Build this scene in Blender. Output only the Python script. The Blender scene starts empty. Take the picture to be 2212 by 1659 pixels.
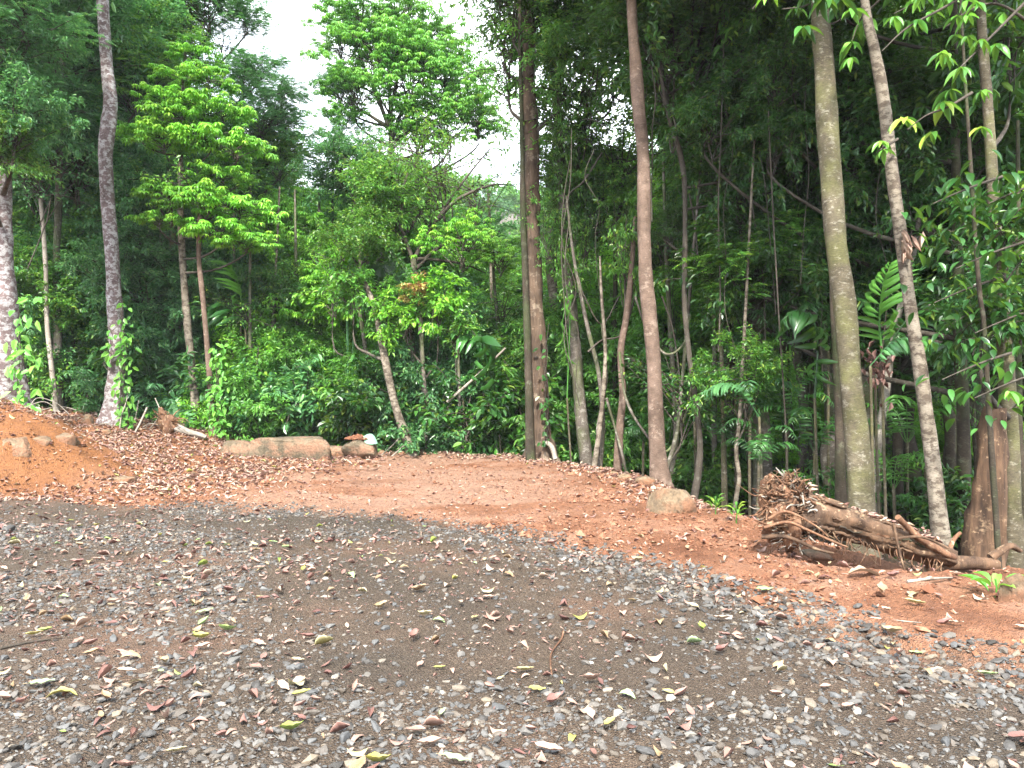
import bpy, bmesh, math, random
import numpy as np
from math import radians as rad, sin, cos, pi
S = bpy.context.scene
# ------------------------------------------------------------------ camera, light, exposure
CAMZ = 1.5
FPX = 1670.0                        # focal length in units of the 2212 px wide view of the photo
cd = bpy.data.cameras.new('camera'); cam = bpy.data.objects.new('camera', cd)
S.collection.objects.link(cam); S.camera = cam
cd.sensor_width = 36.0; cd.lens = 36.0 * FPX / 2212.0
cd.clip_start = 0.05; cd.clip_end = 4000
cam.location = (0, 0, CAMZ); cam.rotation_euler = (rad(90), 0, 0)
W = bpy.data.worlds.new('World'); S.world = W; W.use_nodes = True
nt = W.node_tree; nt.nodes.clear()
SUN_EL, SUN_AZ = 48.0, -172.0        # azimuth: degrees to the right of the view axis
sky = nt.nodes.new('ShaderNodeTexSky'); sky.sky_type = 'NISHITA'; sky.sun_disc = False
sky.sun_elevation = rad(SUN_EL); sky.sun_rotation = rad(SUN_AZ)
tc = nt.nodes.new('ShaderNodeTexCoord')
mp = nt.nodes.new('ShaderNodeMapping'); mp.inputs['Scale'].default_value = (1, 1, 1.8)
nz = nt.nodes.new('ShaderNodeTexNoise'); nz.inputs['Scale'].default_value = 2.6; nz.inputs['Detail'].default_value = 7
nz.inputs['Roughness'].default_value = .55
cr = nt.nodes.new('ShaderNodeValToRGB'); cr.color_ramp.elements[0].position = .30; cr.color_ramp.elements[1].position = .56
mx = nt.nodes.new('ShaderNodeMix'); mx.data_type = 'RGBA'
mx.inputs[7].default_value = (10.5, 11.0, 11.8, 1)
bg = nt.nodes.new('ShaderNodeBackground'); bg.inputs['Strength'].default_value = .105
ow = nt.nodes.new('ShaderNodeOutputWorld')
L = nt.links.new
L(tc.outputs['Generated'], mp.inputs['Vector']); L(mp.outputs['Vector'], nz.inputs['Vector'])
L(nz.outputs['Fac'], cr.inputs['Fac']); L(cr.outputs['Color'], mx.inputs[0]); L(sky.outputs['Color'], mx.inputs[6])
L(mx.outputs[2], bg.inputs['Color']); L(bg.outputs['Background'], ow.inputs['Surface'])
sl = bpy.data.lights.new('sun', 'SUN'); sl.energy = 3.8; sl.angle = rad(6); sl.color = (1, .95, .86)
so = bpy.data.objects.new('sun', sl); S.collection.objects.link(so)
so.rotation_euler = (rad(90 - SUN_EL), 0, rad(180 - SUN_AZ)); so.location = (0, 0, 60)
S.view_settings.view_transform = 'Standard'; S.view_settings.look = 'None'
S.view_settings.exposure = 2.12; S.view_settings.gamma = 1; S.view_settings.use_curve_mapping = False
cy = S.cycles
cy.max_bounces = 7; cy.diffuse_bounces = 5; cy.glossy_bounces = 2; cy.transmission_bounces = 4; cy.transparent_max_bounces = 4
cy.caustics_reflective = False; cy.caustics_refractive = False
cy.use_adaptive_sampling = True; cy.adaptive_threshold = 0.02
rng0 = np.random.default_rng(7)

# ------------------------------------------------------------------ helpers
def srgb(r, g, b):
    return tuple((c / 255 / 12.92 if c / 255 <= .04045 else ((c / 255 + .055) / 1.055) ** 2.4) for c in (r, g, b))
def at(px, py, Y):                                  # point seen at (px, py) of the 2212 px view, Y metres ahead
    return np.array([(px - 1106) / FPX * Y, Y, CAMZ - (py - 829.5) / FPX * Y])
def smooth(a, b, x):
    t = np.clip((x - a) / (b - a), 0, 1); return t * t * (3 - 2 * t)
def _h(i, j, s):
    n = (i * 374761393 + j * 668265263 + s * 362437) & 0xffffffff
    n = ((n ^ (n >> 13)) * 1274126177) & 0xffffffff
    return ((n ^ (n >> 16)) & 0xffff) / 65535.0
def vn(x, y, s=0):
    x = np.asarray(x, float); y = np.asarray(y, float)
    i = np.floor(x).astype(np.int64); j = np.floor(y).astype(np.int64)
    u = x - i; v = y - j; u = u * u * (3 - 2 * u); v = v * v * (3 - 2 * v)
    return ((_h(i, j, s) * (1 - u) + _h(i + 1, j, s) * u) * (1 - v) + (_h(i, j + 1, s) * (1 - u) + _h(i + 1, j + 1, s) * u) * v) * 2 - 1
def fbm(x, y, s=0, o=4):
    r = 0; a = 1
    for k in range(o): r = r + a * vn(x * 2 ** k, y * 2 ** k, s + k * 17); a *= .5
    return r
def sdist(x, y, P):                                 # signed distance to a polyline, positive on its left side
    x = np.asarray(x, float); y = np.asarray(y, float)
    best = np.full(np.broadcast(x, y).shape, 1e9); sg = np.ones_like(best)
    for (x0, y0), (x1, y1) in zip(P[:-1], P[1:]):
        dx, dy = x1 - x0, y1 - y0; l2 = dx * dx + dy * dy
        t = np.clip(((x - x0) * dx + (y - y0) * dy) / l2, 0, 1)
        d = np.hypot(x - x0 - t * dx, y - y0 - t * dy)
        c = dx * (y - y0) - dy * (x - x0)
        m = d < best - 1e-9
        best = np.where(m, d, best); sg = np.where(m, np.sign(c), sg)
    return best * sg
EDGE = [(-40, 20), (-9, 18.6), (-5.5, 17.6), (-2, 17.0), (0, 15.8), (1.3, 14.2), (2.1, 11.8), (2.15, 9.6), (2.6, 8.0), (3.4, 6.6), (4.6, 5.6), (6.5, 4.4), (12, 2), (30, -10)]
ROAD = [(-40, 12), (-14, 10.8), (-6.6, 10), (-3.2, 9.3), (-1.6, 8.8), (-.75, 8.2), (.41, 7.25), (1.05, 6.4), (1.45, 5.69), (1.8, 4.9), (2.2, 4.39), (2.75, 4.0), (3.6, 3.3), (5, 2.2), (9, -1), (20, -12)]
TOE = [(-30, 6), (-12, 8.6), (-6.7, 10.2), (-5.75, 11.2), (-5.7, 12.4), (-6.9, 13.8), (-9.5, 15), (-30, 19)]
def roadmask(x, y):                                 # >0 on the gravel
    return -sdist(x, y, ROAD) + .22 * fbm(x * 1.7, y * 1.7, 5, 5)
def H(x, y, fine=False):
    x = np.asarray(x, float); y = np.asarray(y, float)
    d = sdist(x, y, EDGE)
    z = np.interp(x, [-14, -9.3, -8.2, -6.9, -6.4, -4.6], [.95, .75, .6, .38, .22, 0]) * smooth(10.5, 16, y)
    toe = sdist(x, y, TOE)
    z = z + 1.0 * smooth(-.1, 1.9, toe + .12 * fbm(x * .9, y * .9, 31, 3)) * np.interp(y, [14, 18], [1, .25])
    lft = smooth(-2.5, -7, x)                       # forest on the left stands level, the right falls to a valley
    dr = np.clip(d, 0, None)
    drop = .55 * smooth(0, 1.6, dr) + .13 * dr
    drop = np.minimum(drop, 4.2)
    z = z - drop * (1 - .85 * lft)
    hill = smooth(42, 150, y) * 34 + smooth(150, 420, y) * 60
    z = z + hill + .5 * fbm(x * .08, y * .08, 3, 3) * smooth(20, 40, np.hypot(x, y))
    z = z - .42 * np.exp(-((x - 3.2) / .55) ** 4 - ((y - 6.72 + .12 * (x - 3.2)) / .40) ** 4)
    if fine:
        rm = roadmask(x, y)
        road = smooth(-.15, .15, rm)
        z = z + road * (.028 * fbm(x * .8, y * .8, 11, 3) + .010 * fbm(x * 7, y * 7, 12, 3))
        soil = 1 - road
        clod = np.clip(fbm(x * 5.5, y * 5.5, 13, 4), 0, None) ** 1.5
        rough = .35 + .65 * smooth(-.2, .6, fbm(x * .45, y * .45, 14, 2))
        ruts = .012 * np.sin((x * .35 + y) * 14 + 2 * fbm(x * .5, y * .5, 21, 2)) * smooth(8.5, 10, y)
        z = z + soil * (.06 * clod * rough + .016 * fbm(x * 14, y * 14, 15, 3) + .05 * fbm(x * .7, y * .7, 16, 2) + ruts)
        z = z + .06 * smooth(.5, 0, abs(rm)) * soil * np.clip(.4 + fbm(x * 3, y * 3, 18, 3), 0, 1.4) * smooth(9.5, 7, y)
    return z
def hit(px, py, y0=1.5, y1=40):                     # where the ray through a pixel meets the ground
    ys = np.linspace(y0, y1, 1500)
    X = (px - 1106) / FPX * ys; Z = CAMZ - (py - 829.5) / FPX * ys
    k = np.argmax(Z < H(X, ys, True))
    y = ys[k]; return np.array([(px - 1106) / FPX * y, y, float(H(X[k], y, True))])
class G:
    def __init__(s): s.v = []; s.f = []; s.n = 0; s.fm = []; s.t = []; s.sm = []
    def add(s, V, F, mat=0, tint=.5, smooth=True):
        V = np.asarray(V, np.float32).reshape(-1, 3); F = np.asarray(F, np.int64)
        if len(V) == 0 or len(F) == 0: return
        s.v.append(V); s.f.append(F + s.n); s.n += len(V)
        s.fm.append(np.full(len(F), mat)); s.sm.append(np.full(len(F), smooth))
        tt = np.asarray(tint, np.float32)
        s.t.append(np.full(len(V), float(tt), np.float32) if tt.ndim == 0 else tt)
    def mesh(s, name, mats):
        me = bpy.data.meshes.new(name)
        V = np.concatenate(s.v)
        me.vertices.add(len(V)); me.vertices.foreach_set('co', V.ravel())
        tot = np.concatenate([np.full(len(f), f.shape[1]) for f in s.f])
        li = np.concatenate([f.ravel() for f in s.f]).astype(np.int32)
        st = np.concatenate([[0], np.cumsum(tot)[:-1]]).astype(np.int32)
        me.loops.add(len(li)); me.loops.foreach_set('vertex_index', li)
        me.polygons.add(len(tot)); me.polygons.foreach_set('loop_start', st)
        me.polygons.foreach_set('loop_total', tot.astype(np.int32))
        for m in (mats if isinstance(mats, (list, tuple)) else [mats]): me.materials.append(m)
        me.polygons.foreach_set('material_index', np.concatenate(s.fm).astype(np.int32))
        me.update(calc_edges=True)
        me.polygons.foreach_set('use_smooth', np.concatenate(s.sm).astype(bool))
        a = me.attributes.new('tint', 'FLOAT', 'POINT'); a.data.foreach_set('value', np.concatenate(s.t).astype(np.float32))
        return me
def link(name, me, parent=None, loc=None, **kw):
    o = bpy.data.objects.new(name, me); S.collection.objects.link(o)
    if parent is not None: o.parent = parent
    if loc is not None: o.location = [float(c) for c in loc]
    for k, v in kw.items(): o[k] = v
    return o
def thing(name, label, cat, loc, group=None, rz=0, sc=1):
    o = bpy.data.objects.new(name, None); S.collection.objects.link(o)
    o.empty_display_size = .2
    o.location = [float(c) for c in loc]; o.rotation_euler[2] = rz
    o.scale = (sc, sc, sc) if np.isscalar(sc) else sc
    o['label'] = label; o['category'] = cat
    if group: o['group'] = group
    return o
def cat_rom(P, n):
    P = np.asarray(P, float); k = len(P)
    if k == 2: return P[0] + (P[1] - P[0]) * np.linspace(0, 1, n)[:, None]
    Q = np.vstack([2 * P[0] - P[1], P, 2 * P[-1] - P[-2]])
    t = np.linspace(0, k - 1 - 1e-6, n); i = t.astype(int); u = (t - i)[:, None]
    a, b, c, d = Q[i], Q[i + 1], Q[i + 2], Q[i + 3]
    return .5 * ((2 * b) + (-a + c) * u + (2 * a - 5 * b + 4 * c - d) * u ** 2 + (-a + 3 * b - 3 * c + d) * u ** 3)
def norm(v): return v / np.maximum(np.linalg.norm(v, axis=-1, keepdims=True), 1e-9)
def tube(g, P, R, sides=8, mat=0, tint=.5, bump=0, lobes=0, flare=0, cap=True, seed=0, rough=0):
    P = np.asarray(P, float); n = len(P); R = np.broadcast_to(np.asarray(R, float), (n,))
    T = norm(np.gradient(P, axis=0))
    up = np.array([0, 0, 1.]) if abs(T[:, 2]).mean() < .8 else np.array([1., 0, 0])
    A = norm(np.cross(T, up)); B = np.cross(A, T)
    th = np.linspace(0, 2 * pi, sides, endpoint=False)
    rr = np.ones((n, sides)) * R[:, None]
    s = np.concatenate([[0], np.cumsum(np.linalg.norm(np.diff(P, axis=0), axis=1))])
    if bump:
        rr *= 1 + bump * fbm(np.cos(th)[None] * 1.2 + s[:, None] * 1.3 + seed, np.sin(th)[None] * 1.2 + s[:, None] * .6 + seed * 3.1, seed, 3)
    if rough:
        rr *= 1 + rough * fbm(th[None] * 3.1 + seed, s[:, None] * 5, seed + 5, 3)
    if flare:
        w = np.exp(-s / (flare * .38))[:, None]
        rr *= 1 + w * (.55 + .5 * np.cos(th[None] * lobes + seed))
    V = P[:, None] + rr[..., None] * (np.cos(th)[None, :, None] * A[:, None] + np.sin(th)[None, :, None] * B[:, None])
    i = np.arange(n - 1)[:, None] * sides; j = np.arange(sides)[None]; j2 = (j + 1) % sides
    F = np.stack([i + j, i + j2, i + sides + j2, i + sides + j], -1).reshape(-1, 4)
    g.add(V.reshape(-1, 3), F, mat, tint)
    if cap and sides > 4:
        g.add(np.vstack([V[-1], P[-1]]), [[k, (k + 1) % sides, sides] for k in range(sides)], mat, tint)
        g.add(np.vstack([V[0], P[0]]), [[(k + 1) % sides, k, sides] for k in range(sides)], mat, tint)
# leaf templates: x along the leaf, y across, z up
LEAF = (np.array([[0, 0, 0], [.28, .42, .10], [.68, .36, .07], [1, 0, -.10], [.68, -.36, .07], [.28, -.42, .10]]), np.array([[0, 3, 2, 1], [0, 5, 4, 3]]))
DROOP = (np.array([[0, 0, 0], [.35, .38, -.02], [.75, .42, -.25], [1, 0, -.62], [.75, -.42, -.25], [.35, -.38, -.02], [.4, 0, .06], [.78, 0, -.20]]),
         np.array([[0, 6, 1, 1], [6, 7, 2, 1], [7, 3, 2, 2], [0, 5, 6, 6], [6, 5, 4, 7], [7, 4, 3, 3]]))
DROOP = (DROOP[0], np.array([[0, 6, 1], [6, 7, 2], [6, 2, 1], [7, 3, 2], [0, 5, 6], [6, 5, 4], [6, 4, 7], [7, 4, 3]]))
def place(g, tmpl, pos, d, nrm, ln, wd, tint, mat=0, smooth=False):
    V, F = tmpl
    pos = np.asarray(pos, float); d = norm(np.asarray(d, float)); y = norm(np.cross(np.asarray(nrm, float), d)); z = np.cross(d, y)
    ln = np.broadcast_to(ln, (len(pos),)); wd = np.broadcast_to(wd, (len(pos),))
    P = pos[:, None] + V[None, :, 0:1] * (d * ln[:, None])[:, None] + V[None, :, 1:2] * (y * wd[:, None])[:, None] + V[None, :, 2:3] * (z * ln[:, None])[:, None]
    k = len(V)
    FF = (F[None] + (np.arange(len(pos)) * k)[:, None, None]).reshape(-1, F.shape[1])
    g.add(P.reshape(-1, 3), FF, mat, np.repeat(np.broadcast_to(tint, (len(pos),)), k), smooth)

# ------------------------------------------------------------------ materials
def newmat(name):
    m = bpy.data.materials.new(name); m.use_nodes = True; t = m.node_tree
    b = t.nodes['Principled BSDF']; return m, t, b
def ramp(t, stops):
    r = t.nodes.new('ShaderNodeValToRGB'); e = r.color_ramp.elements
    while len(e) < len(stops): e.new(.5)
    for k, (p, c) in enumerate(stops): e[k].position = p; e[k].color = (*c, 1)
    return r
def noise(t, scale, detail=4, rough=.55, vec=None, typ='ShaderNodeTexNoise'):
    n = t.nodes.new(typ); n.inputs['Scale'].default_value = scale
    if 'Detail' in n.inputs: n.inputs['Detail'].default_value = detail
    if 'Roughness' in n.inputs: n.inputs['Roughness'].default_value = rough
    if vec: t.links.new(vec, n.inputs['Vector'])
    return n
def coords(t, scale=(1, 1, 1), kind='Object'):
    c = t.nodes.new('ShaderNodeTexCoord'); m = t.nodes.new('ShaderNodeMapping'); m.inputs['Scale'].default_value = scale
    t.links.new(c.outputs[kind], m.inputs['Vector']); return m.outputs['Vector']
def mixc(t, f, a, b, blend='MIX'):
    m = t.nodes.new('ShaderNodeMix'); m.data_type = 'RGBA'; m.blend_type = blend
    for s, v in ((0, f), (6, a), (7, b)):
        if isinstance(v, (int, float)): m.inputs[s].default_value = v
        elif isinstance(v, tuple): m.inputs[s].default_value = (*v, 1)
        else: t.links.new(v, m.inputs[s])
    return m.outputs[2]
def bumpn(t, b, h, strength=.3, dist=.01):
    u = t.nodes.new('ShaderNodeBump'); u.inputs['Strength'].default_value = strength; u.inputs['Distance'].default_value = dist
    t.links.new(h, u.inputs['Height']); t.links.new(u.outputs['Normal'], b.inputs['Normal'])
def attr(t, n='tint'):
    a = t.nodes.new('ShaderNodeAttribute'); a.attribute_name = n; return a.outputs['Fac']
def leafmat(name, stops, rough=.42, trans=.35, tcol=(.25, .42, .03), spec=.5):
    m, t, b = newmat(name)
    r = ramp(t, stops); t.links.new(attr(t), r.inputs['Fac'])
    oi = t.nodes.new('ShaderNodeObjectInfo'); hs = t.nodes.new('ShaderNodeHueSaturation')
    mr = t.nodes.new('ShaderNodeMapRange'); mr.inputs[3].default_value = .7; mr.inputs[4].default_value = 1.3
    t.links.new(oi.outputs['Random'], mr.inputs[0]); t.links.new(mr.outputs[0], hs.inputs['Value'])
    t.links.new(r.outputs['Color'], hs.inputs['Color'])
    t.links.new(hs.outputs['Color'], b.inputs['Base Color']); b.inputs['Roughness'].default_value = rough
    b.inputs['Specular IOR Level'].default_value = spec
    tr = t.nodes.new('ShaderNodeBsdfTranslucent')
    t.links.new(mixc(t, .5, hs.outputs['Color'], tcol), tr.inputs['Color'])
    ms = t.nodes.new('ShaderNodeMixShader'); ms.inputs[0].default_value = trans
    t.links.new(b.outputs[0], ms.inputs[1]); t.links.new(tr.outputs[0], ms.inputs[2])
    t.links.new(ms.outputs[0], t.nodes['Material Output'].inputs['Surface'])
    return m
LM = {
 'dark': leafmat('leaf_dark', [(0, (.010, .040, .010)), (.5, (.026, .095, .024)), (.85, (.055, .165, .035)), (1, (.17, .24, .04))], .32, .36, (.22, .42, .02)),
 'blue': leafmat('leaf_bluish', [(0, (.030, .10, .040)), (.5, (.075, .20, .078)), (.85, (.12, .30, .10)), (1, (.24, .40, .12))], .34, .40, (.16, .42, .07)),
 'mid': leafmat('leaf_mid', [(0, (.028, .11, .018)), (.5, (.075, .225, .038)), (.85, (.14, .34, .055)), (1, (.30, .42, .06))], .36, .42),
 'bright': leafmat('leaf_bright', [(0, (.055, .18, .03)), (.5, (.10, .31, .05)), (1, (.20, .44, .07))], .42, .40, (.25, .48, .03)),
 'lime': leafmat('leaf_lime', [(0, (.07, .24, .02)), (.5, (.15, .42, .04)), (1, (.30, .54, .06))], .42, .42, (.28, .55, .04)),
 'rust': leafmat('leaf_rust', [(0, (.10, .045, .02)), (.35, (.26, .12, .05)), (.6, (.22, .22, .04)), (1, (.35, .30, .08))], .5, .3, (.4, .3, .05)),
}
def barkmat(name, c0, c1, patch, amt=.5, stretch=.35, pscale=9, moss=None, bstr=.5, vert=False, hz=2.6, pz=1.3):
    c0, c1, patch = [tuple(q * .80 for q in c_) for c_ in (c0, c1, patch)]
    m, t, b = newmat(name)
    v = coords(t, (1, 1, stretch)); vh = coords(t, (1, 1, hz)); vp = coords(t, (1, 1, pz)); vv = coords(t, (1, 1, .12))
    n1 = noise(t, 7, 6, .65, v); r1 = ramp(t, [(.3, c0), (.7, c1)]); t.links.new(n1.outputs['Fac'], r1.inputs['Fac'])
    n2 = noise(t, pscale, 7, .68, vp); r2 = ramp(t, [(.62 - .20 * amt, (0, 0, 0)), (.70 - .20 * amt, (.85, .85, .85))]); t.links.new(n2.outputs['Fac'], r2.inputs['Fac'])
    c = mixc(t, r2.outputs['Color'], r1.outputs['Color'], patch)
    if moss:
        n3 = noise(t, 1.6, 4, .6, v); r3 = ramp(t, [(.46, (0, 0, 0)), (.62, (.8, .8, .8))]); t.links.new(n3.outputs['Fac'], r3.inputs['Fac'])
        c = mixc(t, r3.outputs['Color'], c, moss)
    n4 = noise(t, 26, 5, .7, vv if vert else vh); r4 = ramp(t, [(.35, (.42, .42, .42)), (.6, (1, 1, 1))]); t.links.new(n4.outputs['Fac'], r4.inputs['Fac'])
    c = mixc(t, .75, c, r4.outputs['Color'], 'MULTIPLY')
    n6 = noise(t, 2.2, 5, .6, coords(t, (1, 1, .6))); r6 = ramp(t, [(.35, (.58, .56, .54)), (.62, (1.15, 1.15, 1.15))]); t.links.new(n6.outputs['Fac'], r6.inputs['Fac'])
    c = mixc(t, .9, c, r6.outputs['Color'], 'MULTIPLY')
    n7 = noise(t, 13, 7, .72, vp); r7 = ramp(t, [(.60, (0, 0, 0)), (.66, (.55, .55, .55))]); t.links.new(n7.outputs['Fac'], r7.inputs['Fac'])
    c = mixc(t, r7.outputs['Color'], c, tuple(min(.6, q * 1.3) for q in patch))
    t.links.new(c, b.inputs['Base Color']); b.inputs['Roughness'].default_value = .85; b.inputs['Specular IOR Level'].default_value = .25
    bumpn(t, b, n4.outputs['Fac'], bstr, .012)
    return m
BM = {
 'mottled': barkmat('bark_mottled', (.11, .075, .075), (.22, .165, .16), (.46, .45, .45), .72, .5, 9),
 'red': barkmat('bark_red', (.12, .080, .058), (.25, .175, .135), (.34, .26, .205), .3, 1.4, 5, bstr=.8, hz=5),
 'olive': barkmat('bark_olive', (.085, .070, .046), (.175, .150, .100), (.32, .30, .24), .38, 1.2, 9, moss=(.125, .125, .05), bstr=.8, hz=4, pz=2.2),
 'pale': barkmat('bark_pale', (.21, .175, .13), (.34, .30, .24), (.085, .062, .045), .72, 1.0, 9, pz=1.7, hz=4),
 'groove': barkmat('bark_grooved', (.06, .04, .028), (.19, .13, .09), (.30, .24, .18), .35, .3, 4, vert=True, bstr=.9),
 'grey': barkmat('bark_grey', (.10, .085, .07), (.20, .17, .14), (.34, .32, .28), .42, .6, 10, moss=(.09, .12, .04)),
 'white': barkmat('bark_white', (.30, .26, .21), (.50, .46, .40), (.16, .12, .09), .35, .4, 9),
 'darkb': barkmat('bark_dark', (.035, .028, .02), (.085, .065, .045), (.13, .13, .09), .3, .5, 8, moss=(.04, .06, .02)),
 'twig': barkmat('twig_bark', (.05, .042, .032), (.12, .10, .08), (.17, .16, .13), .3),
 'root': barkmat('root_wood', (.10, .045, .026), (.28, .15, .085), (.46, .32, .21), .35, .3, 12, vert=True, bstr=1),
 'rotten': barkmat('rotten_wood', (.04, .024, .016), (.21, .125, .075), (.36, .25, .16), .3, .2, 5, vert=True, bstr=1),
}
def soilcolor(t, gf, litter=None):
    v = coords(t, (1, 1, 1))
    n1 = noise(t, 1.1, 5, .6, v); r1 = ramp(t, [(.34, (.18, .072, .034)), (.50, (.285, .130, .068)), (.66, (.36, .20, .13))]); t.links.new(n1.outputs['Fac'], r1.inputs['Fac'])
    n2 = noise(t, 26, 6, .75, v); r2 = ramp(t, [(.34, (.38, .31, .28)), (.48, (.95, .95, .95)), (.7, (1.3, 1.28, 1.28))]); t.links.new(n2.outputs['Fac'], r2.inputs['Fac'])
    soil = mixc(t, .85, mixc(t, attr(t, 'scrape'), mixc(t, attr(t, 'warm'), r1.outputs['Color'], (.31, .13, .045)), (.37, .225, .155)), r2.outputs['Color'], 'MULTIPLY')
    n3 = noise(t, .55, 4, .55, v); r3 = ramp(t, [(.35, (.062, .048, .036)), (.52, (.094, .067, .048)), (.68, (.155, .092, .063))]); t.links.new(n3.outputs['Fac'], r3.inputs['Fac'])
    vo = t.nodes.new('ShaderNodeTexVoronoi'); vo.inputs['Scale'].default_value = 95; t.links.new(v, vo.inputs['Vector'])
    r4 = ramp(t, [(.0, (.5, .45, .4)), (.35, (.85, .8, .72)), (.7, (1.25, 1.25, 1.2)), (1, (2.0, 2.0, 1.95))]); t.links.new(vo.outputs['Color'], r4.inputs['Fac'])
    grav = mixc(t, .9, r3.outputs['Color'], r4.outputs['Color'], 'MULTIPLY')
    vo2 = t.nodes.new('ShaderNodeTexVoronoi'); vo2.inputs['Scale'].default_value = 42; t.links.new(v, vo2.inputs['Vector'])
    return mixc(t, gf, soil, grav), n2, vo
def groundmat(name):
    m, t, b = newmat(name)
    c, n2, vo = soilcolor(t, attr(t, 'gravel'))
    n5 = noise(t, 3.5, 5, .7, coords(t)); r5 = ramp(t, [(.35, (.035, .026, .016)), (.65, (.085, .06, .035))]); t.links.new(n5.outputs['Fac'], r5.inputs['Fac'])
    c = mixc(t, attr(t, 'duff'), c, r5.outputs['Color'])
    t.links.new(c, b.inputs['Base Color']); b.inputs['Roughness'].default_value = .8; b.inputs['Specular IOR Level'].default_value = .3
    ad = t.nodes.new('ShaderNodeMath'); ad.operation = 'ADD'
    t.links.new(n2.outputs['Fac'], ad.inputs[0]); t.links.new(vo.outputs['Distance'], ad.inputs[1])
    bumpn(t, b, ad.outputs[0], 1.0, .035)
    return m
GM = groundmat('earth')
def tintmat(name, stops, rough=.7, spec=.3, nsc=60, trans=0, bump=.3, const=False):
    m, t, b = newmat(name)
    r = ramp(t, stops)
    if const: r.color_ramp.interpolation = 'CONSTANT'
    t.links.new(attr(t), r.inputs['Fac'])
    n = noise(t, nsc, 4, .6, coords(t)); q = ramp(t, [(.3, (.68, .66, .64)), (.65, (1.1, 1.1, 1.1))]); t.links.new(n.outputs['Fac'], q.inputs['Fac'])
    c = mixc(t, .8, r.outputs['Color'], q.outputs['Color'], 'MULTIPLY')
    t.links.new(c, b.inputs['Base Color']); b.inputs['Roughness'].default_value = rough; b.inputs['Specular IOR Level'].default_value = spec
    if bump: bumpn(t, b, n.outputs['Fac'], bump, .004)
    if trans:
        tr = t.nodes.new('ShaderNodeBsdfTranslucent'); t.links.new(c, tr.inputs['Color'])
        ms = t.nodes.new('ShaderNodeMixShader'); ms.inputs[0].default_value = trans
        t.links.new(b.outputs[0], ms.inputs[1]); t.links.new(tr.outputs[0], ms.inputs[2]); t.links.new(ms.outputs[0], t.nodes['Material Output'].inputs['Surface'])
    return m
STONE = tintmat('stone_chips', [(0, (.026, .023, .020)), (.2, (.050, .046, .042)), (.42, (.066, .068, .069)), (.6, (.088, .071, .054)), (.84, (.100, .101, .099)), (.95, (.15, .118, .082)), (1, (.26, .24, .21))], .6, .4, 70)
FALL = [(0, (.13, .06, .05)), (.12, (.24, .12, .10)), (.28, (.38, .22, .18)), (.5, (.50, .33, .26)), (.68, (.60, .46, .35)), (.77, (.34, .22, .11)), (.84, (.62, .55, .36)), (.90, (.50, .44, .12)), (.95, (.28, .40, .09)), (1, (.45, .60, .33))]
FALL = [(p, tuple(c * .64 for c in q)) for p, q in FALL]
FALLM = tintmat('fallen_leaf', FALL, .5, .4, 25, .12, .2)
CLOD = tintmat('soil_clod', [(0, (.08, .034, .019)), (.5, (.18, .08, .045)), (1, (.28, .14, .088))], .9, .2, 90)
def rockmat(name, a, b_, c_, soil=(.34, .16, .09)):
    m, t, b = newmat(name); v = coords(t)
    n = noise(t, 3.2, 7, .62, v); r = ramp(t, [(.3, a), (.5, b_), (.7, c_)]); t.links.new(n.outputs['Fac'], r.inputs['Fac'])
    n2 = noise(t, 2.1, 5, .6, coords(t, (1.3, 1.3, 2.2))); r2 = ramp(t, [(.44, (0, 0, 0)), (.6, (.9, .9, .9))]); t.links.new(n2.outputs['Fac'], r2.inputs['Fac'])
    n3 = noise(t, 22, 7, .78, v); r3 = ramp(t, [(.36, (.35, .34, .32)), (.56, (1.1, 1.1, 1.1))]); t.links.new(n3.outputs['Fac'], r3.inputs['Fac'])
    c = mixc(t, r2.outputs['Color'], r.outputs['Color'], soil); c = mixc(t, .8, c, r3.outputs['Color'], 'MULTIPLY')
    t.links.new(c, b.inputs['Base Color']); b.inputs['Roughness'].default_value = .85
    ad = t.nodes.new('ShaderNodeMath'); ad.operation = 'ADD'; t.links.new(n.outputs['Fac'], ad.inputs[0]); t.links.new(n3.outputs['Fac'], ad.inputs[1])
    bumpn(t, b, ad.outputs[0], 1.0, .045)
    return m
ROCK = rockmat('boulder_rock', (.055, .045, .026), (.13, .10, .062), (.23, .185, .125), (.26, .14, .085))
ROCKY = rockmat('yellow_rock', (.12, .08, .045), (.19, .135, .08), (.28, .22, .15), (.22, .10, .05))

# ------------------------------------------------------------------ ground, road
def axis(lo, hi, st, far0, far1, gr=1.13):
    a = list(np.arange(lo, hi + 1e-6, st)); s = st
    while a[-1] < far1: s = min(s * gr, 16); a.append(a[-1] + s)
    s = st; b = []
    x = lo
    while x > far0: s = min(s * gr, 16); x -= s; b.append(x)
    return np.array(b[::-1] + a)
xs = axis(-10.5, 6.5, .05, -330, 330); ys = axis(2.0, 17.6, .05, -60, 700)
X, Y = np.meshgrid(xs, ys)
Z = H(X, Y, True)
rm = roadmask(X, Y); gr_ = smooth(-.16, .16, rm + .22 * fbm(X * 7, Y * 7, 44, 3))
dE = sdist(X, Y, EDGE)
duff = smooth(.4, 1.6, dE + .4 * fbm(X * 1.5, Y * 1.5, 9, 3))
nx = len(xs); ny = len(ys)
I = (np.arange(ny - 1)[:, None] * nx + np.arange(nx - 1)[None]); Q = np.stack([I, I + 1, I + nx + 1, I + nx], -1).reshape(-1, 4)
VV = np.stack([X, Y, Z], -1).reshape(-1, 3)
scrape = .75 * smooth(8.0, 9.8, Y) * smooth(1.6, -.2, X) * smooth(-4.5, -2.5, X) * smooth(-.3, .5, fbm(X * .5, Y * 1.4, 81, 3) + .3)
warm = .85 * smooth(.1, .6, sdist(X, Y, TOE)) + .35 * smooth(-2, -6, X) * smooth(.6, .1, sdist(X, Y, TOE))
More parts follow.
